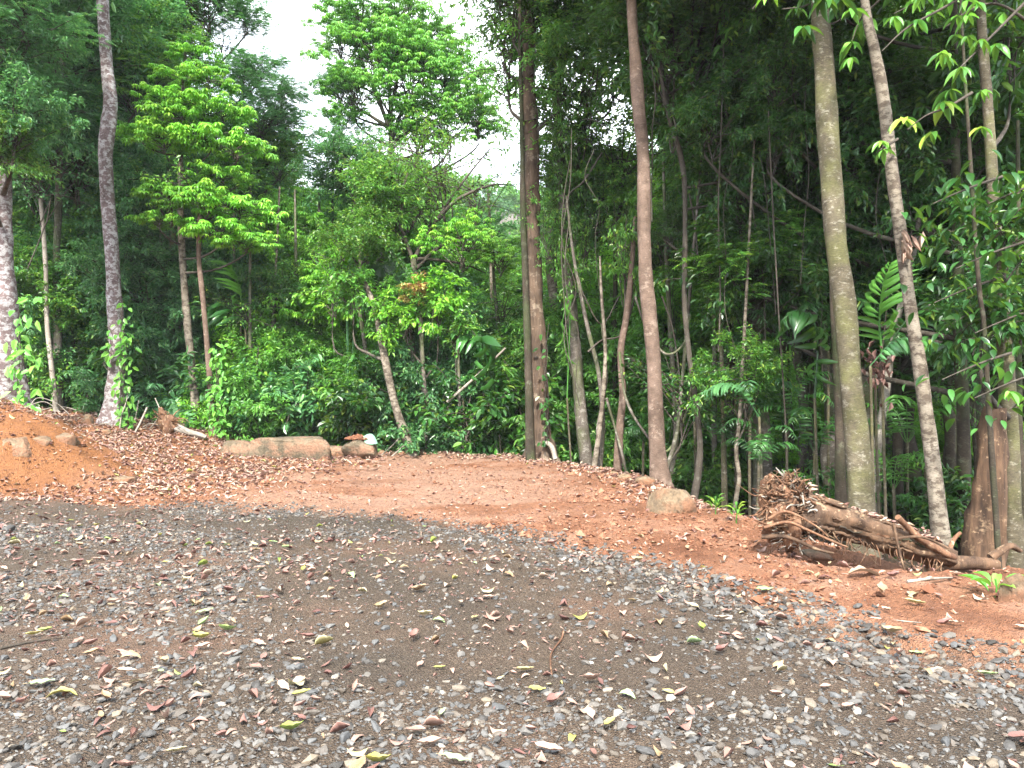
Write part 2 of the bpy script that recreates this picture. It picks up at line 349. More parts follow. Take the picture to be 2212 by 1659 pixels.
rc = (rm[:-1, :-1] > 0).ravel(); fc = ((dE[:-1, :-1] > 1.0).ravel()) & ~rc
def submesh(name, sel, kind_label):
    F = Q[sel]; u, inv = np.unique(F, return_inverse=True)
    g = G(); g.add(VV[u], inv.reshape(-1, 4)); me = g.mesh(name, GM)
    for an, ar in (('gravel', gr_), ('duff', duff), ('warm', warm), ('scrape', scrape)):
        a = me.attributes.new(an, 'FLOAT', 'POINT'); a.data.foreach_set('value', ar.ravel()[u].astype(np.float32))
    link(name, me, kind='structure')
submesh('gravel_road', rc, ''); submesh('ground', ~rc & ~fc, ''); submesh('forest_floor', fc, '')

# ------------------------------------------------------------------ stones, clods, fallen leaves
def ico(sub):
    bm = bmesh.new(); bmesh.ops.create_icosphere(bm, subdivisions=sub, radius=1)
    V = np.array([v.co[:] for v in bm.verts]); F = np.array([[v.index for v in f.verts] for f in bm.faces]); bm.free(); return V, F
ICO1 = ico(1); ICO3 = ico(3); ICO4 = ico(4)
OCT = (np.array([[1, 0, 0], [0, 1, 0], [-1, 0, 0], [0, -1, 0], [0, 0, 1], [0, 0, -1.]]), np.array([[0, 1, 4], [1, 2, 4], [2, 3, 4], [3, 0, 4], [1, 0, 5], [2, 1, 5], [3, 2, 5], [0, 3, 5]]))
def rocks(g, tmpl, x, y, size, tint, r, flat=.5, sink=.2, zoff=None):
    V, F = tmpl; n = len(x); k = len(V)
    sc = np.stack([r.uniform(.75, 1.35, n), r.uniform(.5, .95, n), r.uniform(.6, 1.3, n) * flat], -1) * size[:, None] * .5
    P = V[None] * r.uniform(.68, 1.22, (n, k, 1)) * sc[:, None]
    a = r.uniform(0, 2 * pi, n); tx = r.normal(0, .22, n); ty = r.normal(0, .22, n)
    z = P[..., 2] + P[..., 0] * tx[:, None] + P[..., 1] * ty[:, None]
    px = P[..., 0] * np.cos(a)[:, None] - P[..., 1] * np.sin(a)[:, None]; py = P[..., 0] * np.sin(a)[:, None] + P[..., 1] * np.cos(a)[:, None]
    zz = H(x, y, True) + size * flat * (.5 - sink) * .6 if zoff is None else zoff
    out = np.stack([px + x[:, None], py + y[:, None], z + zz[:, None]], -1)
    g.add(out.reshape(-1, 3), (F[None] + (np.arange(n) * k)[:, None, None]).reshape(-1, 3), 0, np.repeat(tint, k), False)
def inview(r, n, y0, y1, pad=.9, p=1.0):
    y = y0 + (y1 - y0) * r.uniform(0, 1, n) ** p
    x = r.uniform(-1, 1, n) * (.69 * y + pad); return x, y
r = np.random.default_rng(3)
def rawstones(n, y0, y1):
    y = np.sqrt(r.uniform(y0 ** 2, y1 ** 2, n)); x = r.uniform(-1, 1, n) * (.69 * y + .8)
    d = roadmask(x, y)
    dens = .16 + .85 * smooth(-.3, .5, fbm(x * .6 + y * .25, y * .9, 51, 3)) + .9 * smooth(1.0, .15, d) * smooth(-1.5, .8, x) + .5 * smooth(4.0, 3.0, y) + .5 * smooth(.5, 3, x)
    keep = (r.uniform(0, 1, n) < smooth(-.55, .05, d) ** 2.2) & (r.uniform(0, 1.4, n) < dens); return x[keep], y[keep], d[keep]
g = G()
x, y, d = rawstones(105000, 2.1, 10.6)
rocks(g, OCT, x, y, r.lognormal(-4.08, .33, len(x)).clip(.009, .034), r.uniform(0, .93, len(x)), r, .55, .2)
x, y, d = rawstones(62000, 2.1, 10.6)
edge = smooth(1.2, .1, d) * smooth(-1, 1, x)
rocks(g, ICO1, x, y, (r.lognormal(-3.52, .42, len(x)) * (1 + .35 * edge)).clip(.014, .075), r.uniform(0, 1, len(x)) ** .9, r, .5, .32)
link('gravel_stones', g.mesh('gravel_stones', STONE), label='grey and brown crushed stone strewn over the track', category='gravel', kind='stuff')
# clods of red soil
g = G()
y = np.sqrt(r.uniform(3.0 ** 2, 17 ** 2, 120000)); x = r.uniform(-1, 1, len(y)) * (.69 * y + .8)
d = roadmask(x, y); scr = smooth(8.2, 9.5, y) * smooth(1.2, -.2, x) * smooth(-4.5, -2.8, x); keep = (d < .35) & (r.uniform(0, 1, len(y)) < smooth(.35, 0, d)) & (r.uniform(0, 1, len(y)) > .8 * scr) & (sdist(x, y, EDGE) < .6) & (r.uniform(0, 1, len(y)) < .22 + .78 * smooth(-.2, .4, fbm(x * .9, y * .9, 61, 3) + .5 * smooth(0, 2, x)))
x, y = x[keep], y[keep]
rocks(g, OCT, x, y, r.lognormal(-3.95, .6, len(x)).clip(.01, .13), r.uniform(0, 1, len(x)), r, .7, .2)
link('soil_clods', g.mesh('soil_clods', CLOD), label='crumbled clods of red clay over the clearing', category='soil', kind='stuff')
# individual stones (the largest)
def hullmesh(seed, flat):
    rr = np.random.default_rng(seed); bm = bmesh.new()
    P = norm(rr.normal(size=(16, 3))) * rr.uniform(.8, 1.1, (16, 1)); P[:, 2] *= flat; P[:, 1] *= rr.uniform(.55, .95)
    for p in P: bm.verts.new(p * .5)
    bmesh.ops.convex_hull(bm, input=bm.verts[:])
    for v in [v for v in bm.verts if not v.link_faces]: bm.verts.remove(v)
    bmesh.ops.bevel(bm, geom=bm.edges[:] , offset=.035, segments=1, affect='EDGES', profile=.6)
    me = bpy.data.meshes.new('stone'); bm.to_mesh(me); bm.free(); me.materials.append(STONE)
    t0 = rr.uniform(.2, .97); a = me.attributes.new('tint', 'FLOAT', 'POINT'); a.data.foreach_set('value', np.full(len(me.vertices), t0, np.float32))
    me['t'] = float(t0); return me
HULLS = [hullmesh(100 + k, [.35, .5, .7][k % 3]) for k in range(18)]
def stone_at(x, y, size, k, label, rz=None, group=None):
    o = link('stone', HULLS[k % 18], label=label, category='stone')
    if group: o['group'] = group
    o.location = (x, y, float(H(x, y, True)) + size * .08); o.scale = (size,) * 3
    o.rotation_euler = (random.uniform(-.25, .25), random.uniform(-.25, .25), random.uniform(0, 6) if rz is None else rz); return o
random.seed(5)
for px, py, s, k, lab in [(1270, 1257, .085, 2, 'round dark grey stone at the edge of the gravel by the red soil'),
        (1382, 1240, .10, 5, 'dark brown lump of stone on the gravel edge below the clearing'),
        (1070, 1495, .085, 1, 'greyish brown stone in the near gravel right of a curved yellow leaf'),
        (1645, 1385, .12, 0, 'flat pale grey slab of stone at the right gravel edge'),
        (1800, 1395, .10, 3, 'light grey flat slate piece among blue grey stones on the right'),
        (505, 1432, .11, 9, 'long flat grey stone in the near gravel left of the middle'),
        (1060, 1475, .07, 4, 'tan rounded pebble on gravel near the dry curved twig'),
        (1180, 1540, .07, 6, 'small pale stone beside two pink leaves in the near gravel'),
        (320, 1590, .09, 12, 'smooth grey cobble near the bottom left of the gravel'),
        (1460, 1345, .09, 7, 'blunt grey brown stone beside the right edge of the gravel'),
        (1850, 1440, .11, 15, 'dark slate slab lying on the right side gravel'),
        (18, 1148, .17, 8, 'large whitish flat stone at the left edge of the gravel track')]:
    p = hit(px, py); stone_at(p[0], p[1], s, k, lab)
cnt = 0
while cnt < 240:
    y = math.sqrt(random.uniform(2.8 ** 2, 6.6 ** 2)); x = random.uniform(-.67, .67) * y
    d = float(roadmask(x, y))
    if d < 0 or (x < 0.3 and random.random() < .45): continue
    k = random.randrange(18); tt = HULLS[k]['t']
    lab = ['dark slate stone', 'blue grey angular stone', 'brownish grey stone', 'pale grey stone'][0 if tt < .4 else 1 if tt < .62 else 2 if tt < .8 else 3]
    where = 'lying in the nearest gravel' if y < 3.9 else ('along the right gravel edge' if d < 1 and x > 0 else 'half sunk in the gravel track')
    stone_at(x, y, random.uniform(.045, .085), k, lab + ' ' + where, group=lab + 's ' + where); cnt += 1

# fallen leaves
def leafgrid(nu, curl, fold, wav, seed):
    rr = np.random.default_rng(seed); V = []; F = []
    for i in range(nu + 1):
        u = i / nu; w = (sin(pi * min(1, u * 1.02)) ** .75 * (1.05 - .35 * u)) if 0 < i < nu else .03
        for j in (-1, 0, 1):
            zz = curl * (u - .5) ** 2 * 4 * .25 + fold * abs(j) * w * .5 + wav * rr.uniform(-1, 1) * abs(j)
            V.append((u - .5, j * w * .5 * (1 - .15 * abs(fold)), zz))
    for i in range(nu):
        for j in range(2):
            a = i * 3 + j; F.append([a, a + 3, a + 4, a + 1])
    return np.array(V), np.array(F)
LT = [leafgrid(4, *p) for p in [(.5, .35, .03, 1), (.9, .7, .05, 2), (-.6, .2, .05, 3), (.2, .9, .06, 4), (.1, .1, .05, 5), (.7, -.3, .06, 6)]]
g = G(); r = np.random.default_rng(9)
def litter(n, y0, y1, keepf, lo, hi, tintf, up=.25):
    y = np.sqrt(r.uniform(y0 ** 2, y1 ** 2, n)); x = r.uniform(-1, 1, n) * (.69 * y + .9)
    k = keepf(x, y); x, y = x[k], y[k]; n = len(x)
    z = H(x, y, True) + r.uniform(.006, .022, n)
    a = r.uniform(0, 2 * pi, n); d = np.stack([np.cos(a), np.sin(a), r.normal(0, up, n)], -1); nn = np.stack([r.normal(0, up, n), r.normal(0, up, n), np.ones(n)], -1)
    ln = r.uniform(lo, hi, n); wd = ln * r.uniform(.3, .55, n); tt = tintf(n); q = r.integers(0, len(LT), n)
    for k in range(len(LT)):
        m = q == k
        if m.any(): place(g, LT[k], np.stack([x, y, z], -1)[m], d[m], nn[m], ln[m], wd[m], tt[m], 0, True)
def tg(n):                                          # tints on the gravel
    u = r.uniform(0, 1, n); return np.where(u < .90, r.uniform(.03, .58, n), r.uniform(.72, .99, n))
def tl(n):
    u = r.uniform(0, 1, n); return np.where(u < .965, r.uniform(.12, .74, n), r.uniform(.76, .97, n))
litter(5600, 2.1, 10.6, lambda x, y: (roadmask(x, y) > 0) & (r.uniform(0, 1, len(x)) < .30 + .35 * smooth(1, -3, x) + .6 * fbm(x * .7, y * 1.1, 71, 3)), .03, .09, tg)
litter(9000, 2.1, 10.6, lambda x, y: (roadmask(x, y) > 0) & (r.uniform(0, 1, len(x)) < .6 + .6 * fbm(x * .9, y * 1.3, 73, 3)), .012, .035, lambda n: r.uniform(.0, .6, n))
litter(4200, 5, 17, lambda x, y: (roadmask(x, y) < 0) & (sdist(x, y, EDGE) < .5), .03, .09, tl)
def dense(x, y):
    d = smooth(-2.3, -4.6, x - .2 * (y - 13)) * smooth(9.2, 11.5, y)
    bank = smooth(.1, .5, sdist(x, y, TOE)) * smooth(1.9, 1.3, sdist(x, y, TOE))
    e = sdist(x, y, EDGE); rim = smooth(-.9, -.1, e) * smooth(.9, .2, e) * .8
    d = np.maximum(d * (1 - .93 * bank), rim * smooth(6, 10, y))
    low = smooth(10.9, 10.3, y) * smooth(9.6, 9.9, y) * smooth(-4.5, -6, x)
    d = np.maximum(d, low * .7)
    return (r.uniform(0, 1, len(x)) < d * (.55 + .5 * np.clip(fbm(x * .9, y * .9, 72, 3) + .4, 0, 1))) & (roadmask(x, y) < .25) & (e < 1.3)
litter(62000, 9, 19.5, dense, .05, .12, tl, .4)
link('leaf_litter', g.mesh('leaf_litter', FALLM), label='small dead leaves and scraps scattered over gravel and red soil', category='leaf litter', kind='stuff')
g = G()
litter(40000, 7.5, 26, lambda x, y: (sdist(x, y, EDGE) > .3) & (x > -1), .05, .12, lambda n: r.uniform(0, .6, n), .4)
litter(20000, 17, 30, lambda x, y: (sdist(x, y, EDGE) > .1) & (x < 0), .06, .12, lambda n: r.uniform(0, .6, n), .4)
link('forest_litter', g.mesh('forest_litter', FALLM), label='dead leaves covering the shaded floor under the trees', category='leaf litter', kind='stuff')
# individual fallen leaves
LM_BIG = {}
def bigleaf(tint, k):
    key = (round(tint, 3), k)
    if key in LM_BIG: return LM_BIG[key]
    cur, fo, wa = [(.5, .35, .03), (1.0, .6, .05), (-.7, .25, .04), (.3, .9, .05), (.15, .15, .04), (.8, -.35, .05)][k % 6]
    V, F = leafgrid(8, cur, fo, wa, 40 + k); g = G()
    V = V * np.array([1, .42 + .1 * (k % 3), 1]); tt = np.full(len(V), tint); tt[1::3] = min(1, tint + .03)
    rr = np.random.default_rng(k); V[:, 1] += .05 * np.sin(V[:, 0] * 3 + k)
    g.add(V, F, 0, tt)
    tube(g, cat_rom([(-.5, 0, V[1, 2]), (-.58, .02, V[1, 2] + .01), (-.68, .0, V[1, 2])], 4), .012, 4, 0, max(0, tint - .2))
    me = g.mesh('fallen_leaf', FALLM); LM_BIG[key] = me; return me
def leaf_at(x, y, size, tint, k, label, rz=None, group=None, tilt=.2):
    o = link('fallen_leaf', bigleaf(tint, k), label=label, category='leaf')
    if group: o['group'] = group
    o.location = (x, y, float(H(x, y, True)) + size * .16 + .008); o.scale = (size,) * 3
    o.rotation_euler = (random.uniform(-tilt, tilt), random.uniform(-tilt, tilt), random.uniform(0, 6.3) if rz is None else rz); return o
NOT = [(630, 1592, .12, .93, 1, 'crumpled bright yellow green leaf near the bottom left of the gravel', .5),
 (1318, 1583, .13, .87, 0, 'long pale yellow leaf on the near gravel right of the middle', .9),
 (1355, 1512, .10, .985, 2, 'pale mint green leaf lying flat in the near gravel', -.5),
 (1135, 1458, .12, .86, 0, 'curved creamy yellow leaf beside the dry bent twig', .3),
 (950, 1452, .075, .91, 0, 'small vivid yellow leaf left of the dry bent twig', 0),
 (907, 1446, .085, .46, 4, 'pink brown leaf standing on edge next to a small vivid yellow leaf', 1.4),
 (1187, 1638, .15, .52, 0, 'large tan ribbed leaf at the bottom middle of the gravel', -.6),
 (955, 1552, .08, .98, 0, 'light green folded leaf upright in the near gravel', 1.1),
 (1500, 1398, .10, .99, 3, 'light green leaf by a grey stone on the right gravel', 0),
 (490, 1374, .12, .955, 1, 'shiny green leaf on the gravel track left of the middle', .3),
 (1652, 1280, .14, .96, 4, 'mottled green leaf where the gravel meets the red soil', .1),
 (1872, 1252, .30, .70, 2, 'big crumpled beige leaf in front of the uprooted log', -.1),
 (1905, 1292, .20, .72, 1, 'pale beige pointed leaf on red soil right of the gravel', 1.2),
 (1978, 1316, .15, .86, 0, 'yellowish curled leaf on the red soil below the uprooted log', -.8),
 (2060, 1356, .13, .66, 4, 'pinkish tan leaf on red soil near the right gravel edge', -.6),
 (90, 1490, .16, .995, 4, 'broad pale mint leaf at the bottom left of the gravel', 0),
 (135, 1510, .16, .88, 2, 'large olive yellow leaf beside a broad pale mint leaf', .3),
 (985, 1654, .14, .995, 4, 'light green leaf cut by the bottom edge of the view', 0),
 (1160, 1500, .10, .89, 4, 'olive yellow leaf with brown tip on the near gravel', .1),
 (1025, 1340, .10, .86, 4, 'cream coloured leaf upright in the middle of the gravel', 1.3),
 (1110, 1362, .07, .5, 4, 'roundish pink tan leaf in the middle of the gravel', .3),
 (1605, 1268, .11, .28, 2, 'reddish brown curled leaf at the top of the right gravel edge', .2),
 (1410, 1430, .14, .52, 5, 'cracked tan leaf lying flat on the right gravel', .3),
 (1360, 1390, .09, .45, 3, 'narrow salmon leaf on gravel right of the dry bent twig', -.3),
 (1280, 1480, .12, .50, 1, 'slender orange pink leaf in the gravel below the dry bent twig', .2),
 (1200, 1530, .13, .15, 1, 'dark red leaf pair member on the near gravel', .6),
 (2135, 1470, .11, .97, 0, 'small green leaf on the right side stones near the frame edge', -.5),
 (1800, 1440, .12, .55, 2, 'tan pointed leaf standing on the right side stones', 1.2),
 (75, 1380, .12, .88, 0, 'pale yellow strip of leaf on the left gravel', .1),
 (700, 1400, .13, .86, 3, 'cream yellow curled leaf left of the middle of the gravel', .7)]
for px, py, s, tt, k, lab, rz in NOT:
    p = hit(px, py); leaf_at(p[0], p[1], s * .85, tt, k, lab, rz)
cnt = 0
while cnt < 262:
    y = math.sqrt(random.uniform(2.75 ** 2, 7.4 ** 2)); x = random.uniform(-.68, .68) * y
    if x > 0 and random.random() < .3: continue
    u = random.random()
    tt, col = random.choice([(.1, 'dark maroon'), (.2, 'dark brown'), (.3, 'reddish brown'), (.42, 'pinkish brown'), (.5, 'tan'), (.58, 'light tan'), (.66, 'beige'), (.74, 'ochre brown'), (.78, 'ochre brown'), (.84, 'cream')]) if u < .93 else random.choice([(.9, 'yellow'), (.93, 'yellow green'), (.97, 'green')])
    k = random.randrange(6); d = float(roadmask(x, y))
    form = ['curled', 'rolled up', 'arched', 'folded', 'flat', 'upturned'][k]
    where = 'on the red soil' if d < 0 else 'on the nearest gravel' if y < 3.8 else 'on the left of the gravel' if x < -1 else 'on the right of the gravel' if x > 1 else 'in the middle of the gravel'
    if float(sdist(x, y, EDGE)) > -.1: continue
    leaf_at(x, y, random.uniform(.06, .115), tt, k, f'{form} {col} dead leaf {where}', group=f'{form} {col} leaves {where}'); cnt += 1

# ------------------------------------------------------------------ foliage clumps (shared meshes)
def clump(seed, R, nm, ntw, nl, ls, style='broad', sq=.8, droop=.35, asp=.40, low=-.35, inner=.25):
    r = np.random.default_rng(seed); g = G(); LP = []; LD = []; LN = []
    o = np.array([0, 0, -.75 * R * sq])
    for a in range(nm):
        o = np.array([r.normal(0, .05 * R), r.normal(0, .05 * R), R * sq * r.uniform(-.8, .35)])
        d = norm(r.normal(size=3)); d[2] = abs(d[2]) if r.random() < .62 else d[2]; d[2] = max(d[2], low); d = norm(d)
        e = d * R * r.uniform(.72, 1.08) * np.array([1, 1, sq])
        mid = o * .35 + e * .45 + np.array([0, 0, .12 * R]) + r.normal(0, .08 * R, 3)
        t = np.linspace(0, 1, 7)[:, None]; P = (1 - t) ** 2 * o + 2 * t * (1 - t) * mid + t * t * e
        tube(g, P, np.linspace(.013, .004, 7) * R ** .7, 4, 1, .5, cap=False)
        ts = r.uniform(inner, 1, ntw); ts[0] = 1
        for tt in ts:
            p = (1 - tt) ** 2 * o + 2 * tt * (1 - tt) * mid + tt * tt * e
            td = norm(norm(p - o * .6) + r.normal(0, .75, 3) * np.array([1, 1, .5])); tl_ = R * r.uniform(.16, .34)
            q = p + td * tl_ + np.array([0, 0, -.06 * R * droop])
            if r.random() < .5: tube(g, np.array([p, (p + q) / 2 + [0, 0, .02 * R], q]), [.006, .005, .003], 3, 1, .5, cap=False)
            m = nl; s = r.uniform(.05, 1, m)[:, None]
            pos = p + (q - p) * s + r.normal(0, .02 + .025 * R, (m, 3))
            if style == 'umbrella': pos = (p + (q - p) * r.uniform(.3, 1.1, m)[:, None]) + r.normal(0, .05 * R, (m, 3)) * np.array([1, 1, .5])
            dd = td[None] * .6 + r.normal(0, .6, (m, 3)) * np.array([1, 1, .45]) + np.array([0, 0, -droop])
            LP.append(pos); LD.append(dd); LN.append(np.array([0, 0, 1.]) + r.normal(0, .38, (m, 3)))
    LP = np.vstack(LP); LD = np.vstack(LD); LN = np.vstack(LN); n = len(LP)
    if style in ('broad', 'fine', 'big'):
        ln = ls * r.uniform(.65, 1.25, n); place(g, LEAF, LP, LD, LN, ln, ln * asp * r.uniform(.85, 1.3, n), r.uniform(0, 1, n))
    elif style == 'umbrella':
        K = 7; ang = r.uniform(0, 2 * pi, n)[:, None] + np.arange(K)[None] * 2 * pi / K
        ax = r.normal(0, .18, (n, 1, 2)); el = -.12 + r.normal(0, .1, (n, K))
        D = np.stack([np.cos(ang) + ax[..., 0], np.sin(ang) + ax[..., 1], el], -1).reshape(-1, 3)
        ln = (ls * r.uniform(.7, 1.15, (n, 1)) * r.uniform(.85, 1.1, (n, K))).ravel()
        place(g, DROOP, np.repeat(LP, K, 0), D, np.tile([0, 0, 1.], (n * K, 1)), ln, ln * .36, np.repeat(r.uniform(0, 1, n), K).clip(0, 1), 0, True)
    elif style == 'pinnate':
        K = 6; D0 = norm(LD * np.array([1, 1, .55])); sd = norm(np.cross(np.array([0, 0, 1.]), D0)); RL = ls * 3.2
        for k in range(K):
            for sg in (-1, 1):
                pos = LP + D0 * (RL * (k + .6) / K) + np.array([0, 0, -1]) * (RL * .12 * (k / K) ** 2)
                place(g, LEAF, pos, sd * sg + D0 * .45 + np.array([0, 0, -.25]), LN, ls * (1.05 - .35 * abs(k / K - .45)), ls * .34, r.uniform(0, 1, n))
    return g
MESH = {}
def reg(name, g, kind): MESH[name] = g.mesh(name, [LM[kind], BM['twig']])
for k in range(3): reg(f'canopy{k}', clump(200 + k, 2.4, 46, 10, 23, .15, sq=.72), 'mid')
for k in range(2): reg(f'feather{k}', clump(220 + k, 2.2, 34, 7, 4, .115, 'pinnate', sq=.6, droop=.2), 'blue')
for k in range(3): reg(f'bushy{k}', clump(230 + k, 1.25, 28, 9, 24, .105, sq=.95, droop=.5), 'mid')
for k in range(2): reg(f'umbrella{k}', clump(240 + k, 1.25, 20, 5, 2, .18, 'umbrella', sq=.30, low=.05, inner=.5), 'lime')
for k in range(2): reg(f'smallumb{k}', clump(245 + k, 1.5, 30, 6, 3, .125, 'umbrella', sq=.6, low=-.15, inner=.5), 'bright')
for k in range(2): reg(f'sparse{k}', clump(250 + k, 1.5, 20, 6, 6, .11, sq=.85, droop=.4), 'mid')
for k in range(3): reg(f'shrub{k}', clump(260 + k, .62, 17, 7, 9, .115, sq=1.1, droop=.5, asp=.42, inner=.15), 'mid')
for k in range(2): reg(f'bigleaf{k}', clump(270 + k, 1.1, 18, 6, 7, .21, 'big', sq=.8, droop=.7, asp=.42), 'dark')
for k in range(2): reg(f'drape{k}', clump(280 + k, .9, 18, 7, 10, .12, sq=1.9, droop=.9, low=-.95, inner=.1), 'mid')
reg('far0', clump(290, 3.4, 34, 9, 16, .36, sq=.7), 'mid'); reg('far1', clump(291, 3.4, 34, 9, 16, .36, sq=.7), 'mid')
def put(name, mesh, parent, loc, sc=1, rz=None, mat=None):
    o = link(name, MESH[mesh], parent, loc)
    o.rotation_euler[2] = random.uniform(0, 6.28) if rz is None else rz
    o.scale = (sc,) * 3 if np.isscalar(sc) else sc
    if mat: o.material_slots[0].link = 'OBJECT'; o.material_slots[0].material = LM[mat]
    return o
def zone(px):
    for lim, s in [(120, 'behind the left soil bank'), (290, 'near the lichen patched tree'), (460, 'around the umbrella leaf tree'), (600, 'behind the left end of the boulders'), (740, 'behind the long flat boulder'), (860, 'behind the soil topped boulder'),
                   (950, 'around the pale leaning trunk'), (1060, 'by the diagonal dead pole'), (1130, 'just left of the grooved trunk'), (1210, 'just right of the grooved trunk'), (1300, 'behind the brown grey trunk'), (1380, 'left of the reddish trunk'), (1450, 'behind the reddish trunk'), (1540, 'right of the reddish trunk'), (1640, 'behind the root plate'),
                   (1760, 'left of the stout olive trunk'), (1860, 'behind the stout olive trunk'), (1960, 'between the two big right trunks'), (2060, 'behind the pale mottled trunk'), (2160, 'by the rotten stump')]:
        if px < lim: return s
    return 'at the right edge'
# ------------------------------------------------------------------ hero trees
TREES = {}
def hero(key, label, pts, Yd, bark, sides=14, flare=.35, lobes=5, top=None, rootdown=True, bump=.13, group=None, crowns=(), name='tree', cat='tree', Y2=None, rough=.045):
    """pts: (px, py, width px) from the top down; Yd depth at the base, Y2 depth at the top"""
    Y2 = Yd if Y2 is None else Y2; n = len(pts)
    P = []; R = []
    for i, (px, py, w) in enumerate(pts):
        yy = Y2 + (Yd - Y2) * i / max(1, n - 1); P.append(at(px, py, yy)); R.append(w / 2 / FPX * yy)
    if top is not None:                             # goes on above the frame
        d = (P[0] - P[1]) / max(.2, P[0][2] - P[1][2]); d = d * .6 + np.array([0, 0, .4])
        P = [P[0] + d * (top - P[0][2])] + P; R = [R[0] * .6] + R
    P = P[::-1]; R = R[::-1]
    b = P[0]; hz = float(H(b[0], b[1])) - .25
    if rootdown and hz < b[2] - .02:
        d = (P[0] - P[1]); d = d / max(1e-3, -d[2]); P = [b + d * (b[2] - hz)] + P; R = [R[0] * 1.05] + R
    b = P[0].copy(); root = thing(name, label, cat, (b[0], b[1], b[2] + .25), group)
    LP = np.array(P) - np.array([b[0], b[1], b[2] + .25])
    ln = np.linalg.norm(np.diff(LP, axis=0), axis=1).sum(); m = int(max(8, ln / .14))
    PP = cat_rom(LP, m); RR = cat_rom(np.array(R)[:, None] * [1, 1, 1], m)[:, 0]
    g = G(); tube(g, PP, RR, sides, 0, .5, bump=bump, lobes=lobes, flare=flare, seed=len(TREES) * 3 + 1, rough=rough)
    link('trunk', g.mesh('trunk', BM[bark]), root)
    TREES[key] = (root, PP, RR)
    for c in crowns: bough(key, *c)
    return root
def bough(key, px, py, Y, mesh, sc=1, mat=None, limb=True, name='crown', bark='twig', tj=None):
    root, PP, RR = TREES[key]; c = at(px, py, Y) - np.array(root.location)
    MS = MESH[mesh]; put(name, mesh, root, c, sc, None, mat)
    if limb:
        um = mesh.startswith('umb'); base = c + np.array([0, 0, -(.32 if um else .9) * (sc if np.isscalar(sc) else sc[2])])
        dz = base[2] - (.12 if um else .35) * np.linalg.norm((PP[-1] - base)[:2]) - (.1 if um else .3)
        k = int(np.argmin(abs(PP[:, 2] - dz))); k = min(max(k, len(PP) // 4), len(PP) - 1)
        s = PP[k]
        if np.linalg.norm(s - base) < 12:
            mid = s * .45 + base * .55 + np.array([0, 0, -.08 * np.linalg.norm(base - s)])
            P = cat_rom([s, mid, base, c], 12); r0 = min(RR[k] * .55, .03 if um else .055)
            g = G(); tube(g, P, np.linspace(r0, .012, 12), 7, 0, .5, bump=.1); link('limb', g.mesh('limb', BM[bark]), root)
random.seed(11)
F = 'feather'; C = 'canopy'
# ---- left side
hero('T1', 'thick buttressed trunk at the left edge behind the soil bank with climbing leaves', [(2, 250, 34), (4, 420, 36), (8, 600, 44), (14, 760, 54), (24, 890, 66)], 15, 'mottled', 20, 1.6, 4, top=13, crowns=[(-60, -260, 15, 'canopy0', 1.3, 'blue'), (-10, 120, 14.3, 'bushy0', .9, 'blue'), (30, 250, 14.3, 'bushy1', .8, 'blue'), (-20, 330, 14.3, 'bushy2', .8, 'mid'), (60, 30, 14.5, 'feather0', .6, 'blue')], bump=.14)
hero('T3', 'tall tree with purple brown bark and white lichen patches behind the soil bank', [(222, 0, 23), (230, 130, 24), (238, 215, 27), (232, 290, 32), (228, 350, 30), (236, 480, 28), (246, 620, 30), (251, 740, 32), (247, 850, 36), (240, 912, 44)], 16.5, 'mottled', 20, 1.3, 4, top=14, crowns=[(200, -350, 16, 'canopy1', 1.3, 'blue'), (400, -260, 17, 'feather0', 1.1, 'blue')])
hero('T2a', 'slender pale trunk left of the purple brown lichen tree', [(88, 430, 8), (98, 560, 9), (102, 700, 10), (112, 800, 11), (124, 905, 13)], 18, 'white', 10, crowns=[(90, 400, 18, 'sparse0', 1.0, 'blue'), (110, 300, 18.4, 'bushy1', 1.1, 'blue')])
hero('T2b', 'straight grey mottled trunk just behind a slender pale one', [(128, 380, 14), (122, 560, 15), (124, 720, 17), (128, 900, 20)], 18.6, 'grey', 12, top=10, crowns=[(120, 120, 19, 'canopy2', 1.0, 'blue'), (60, 260, 18, 'feather1', .8, 'blue')])
hero('T4', 'tree with pale trunk and tiers of drooping lime green umbrella leaves', [(400, 110, 6), (392, 270, 10), (390, 420, 13), (394, 560, 14), (404, 690, 16), (416, 800, 17), (425, 932, 20)], 18, 'pale', 12,
     crowns=[(418, 95, 18, 'umbrella0', .35), (425, 125, 18, 'umbrella1', .5), (395, 165, 17.6, 'umbrella0', .5), (450, 175, 17.6, 'umbrella1', .6), (360, 215, 17.6, 'umbrella0', .55), (440, 232, 17.5, 'umbrella1', .7), (480, 250, 17.8, 'umbrella0', .6), (385, 262, 17.4, 'umbrella0', .7), (310, 295, 17.6, 'umbrella1', .55), (355, 310, 17.3, 'umbrella0', .65), (455, 305, 17.3, 'umbrella1', .75), (510, 330, 17.6, 'umbrella0', .7),
             (480, 385, 17.6, 'umbrella0', .6), (370, 430, 17.4, 'umbrella1', .65), (450, 440, 17.2, 'umbrella0', .75), (515, 455, 17.4, 'umbrella1', .7), (480, 505, 17.2, 'umbrella0', .7), (530, 530, 17.3, 'umbrella0', .6), (345, 480, 17.3, 'umbrella1', .5)])
hero('T5', 'slim reddish trunk right of the pale umbrella leaf tree, leaves low on its stem', [(432, 470, 10), (430, 560, 10), (440, 660, 11), (450, 780, 12), (462, 925, 16)], 17.6, 'red', 10, top=5.8, crowns=[(440, 420, 17.9, 'sparse1', .9, 'mid')])
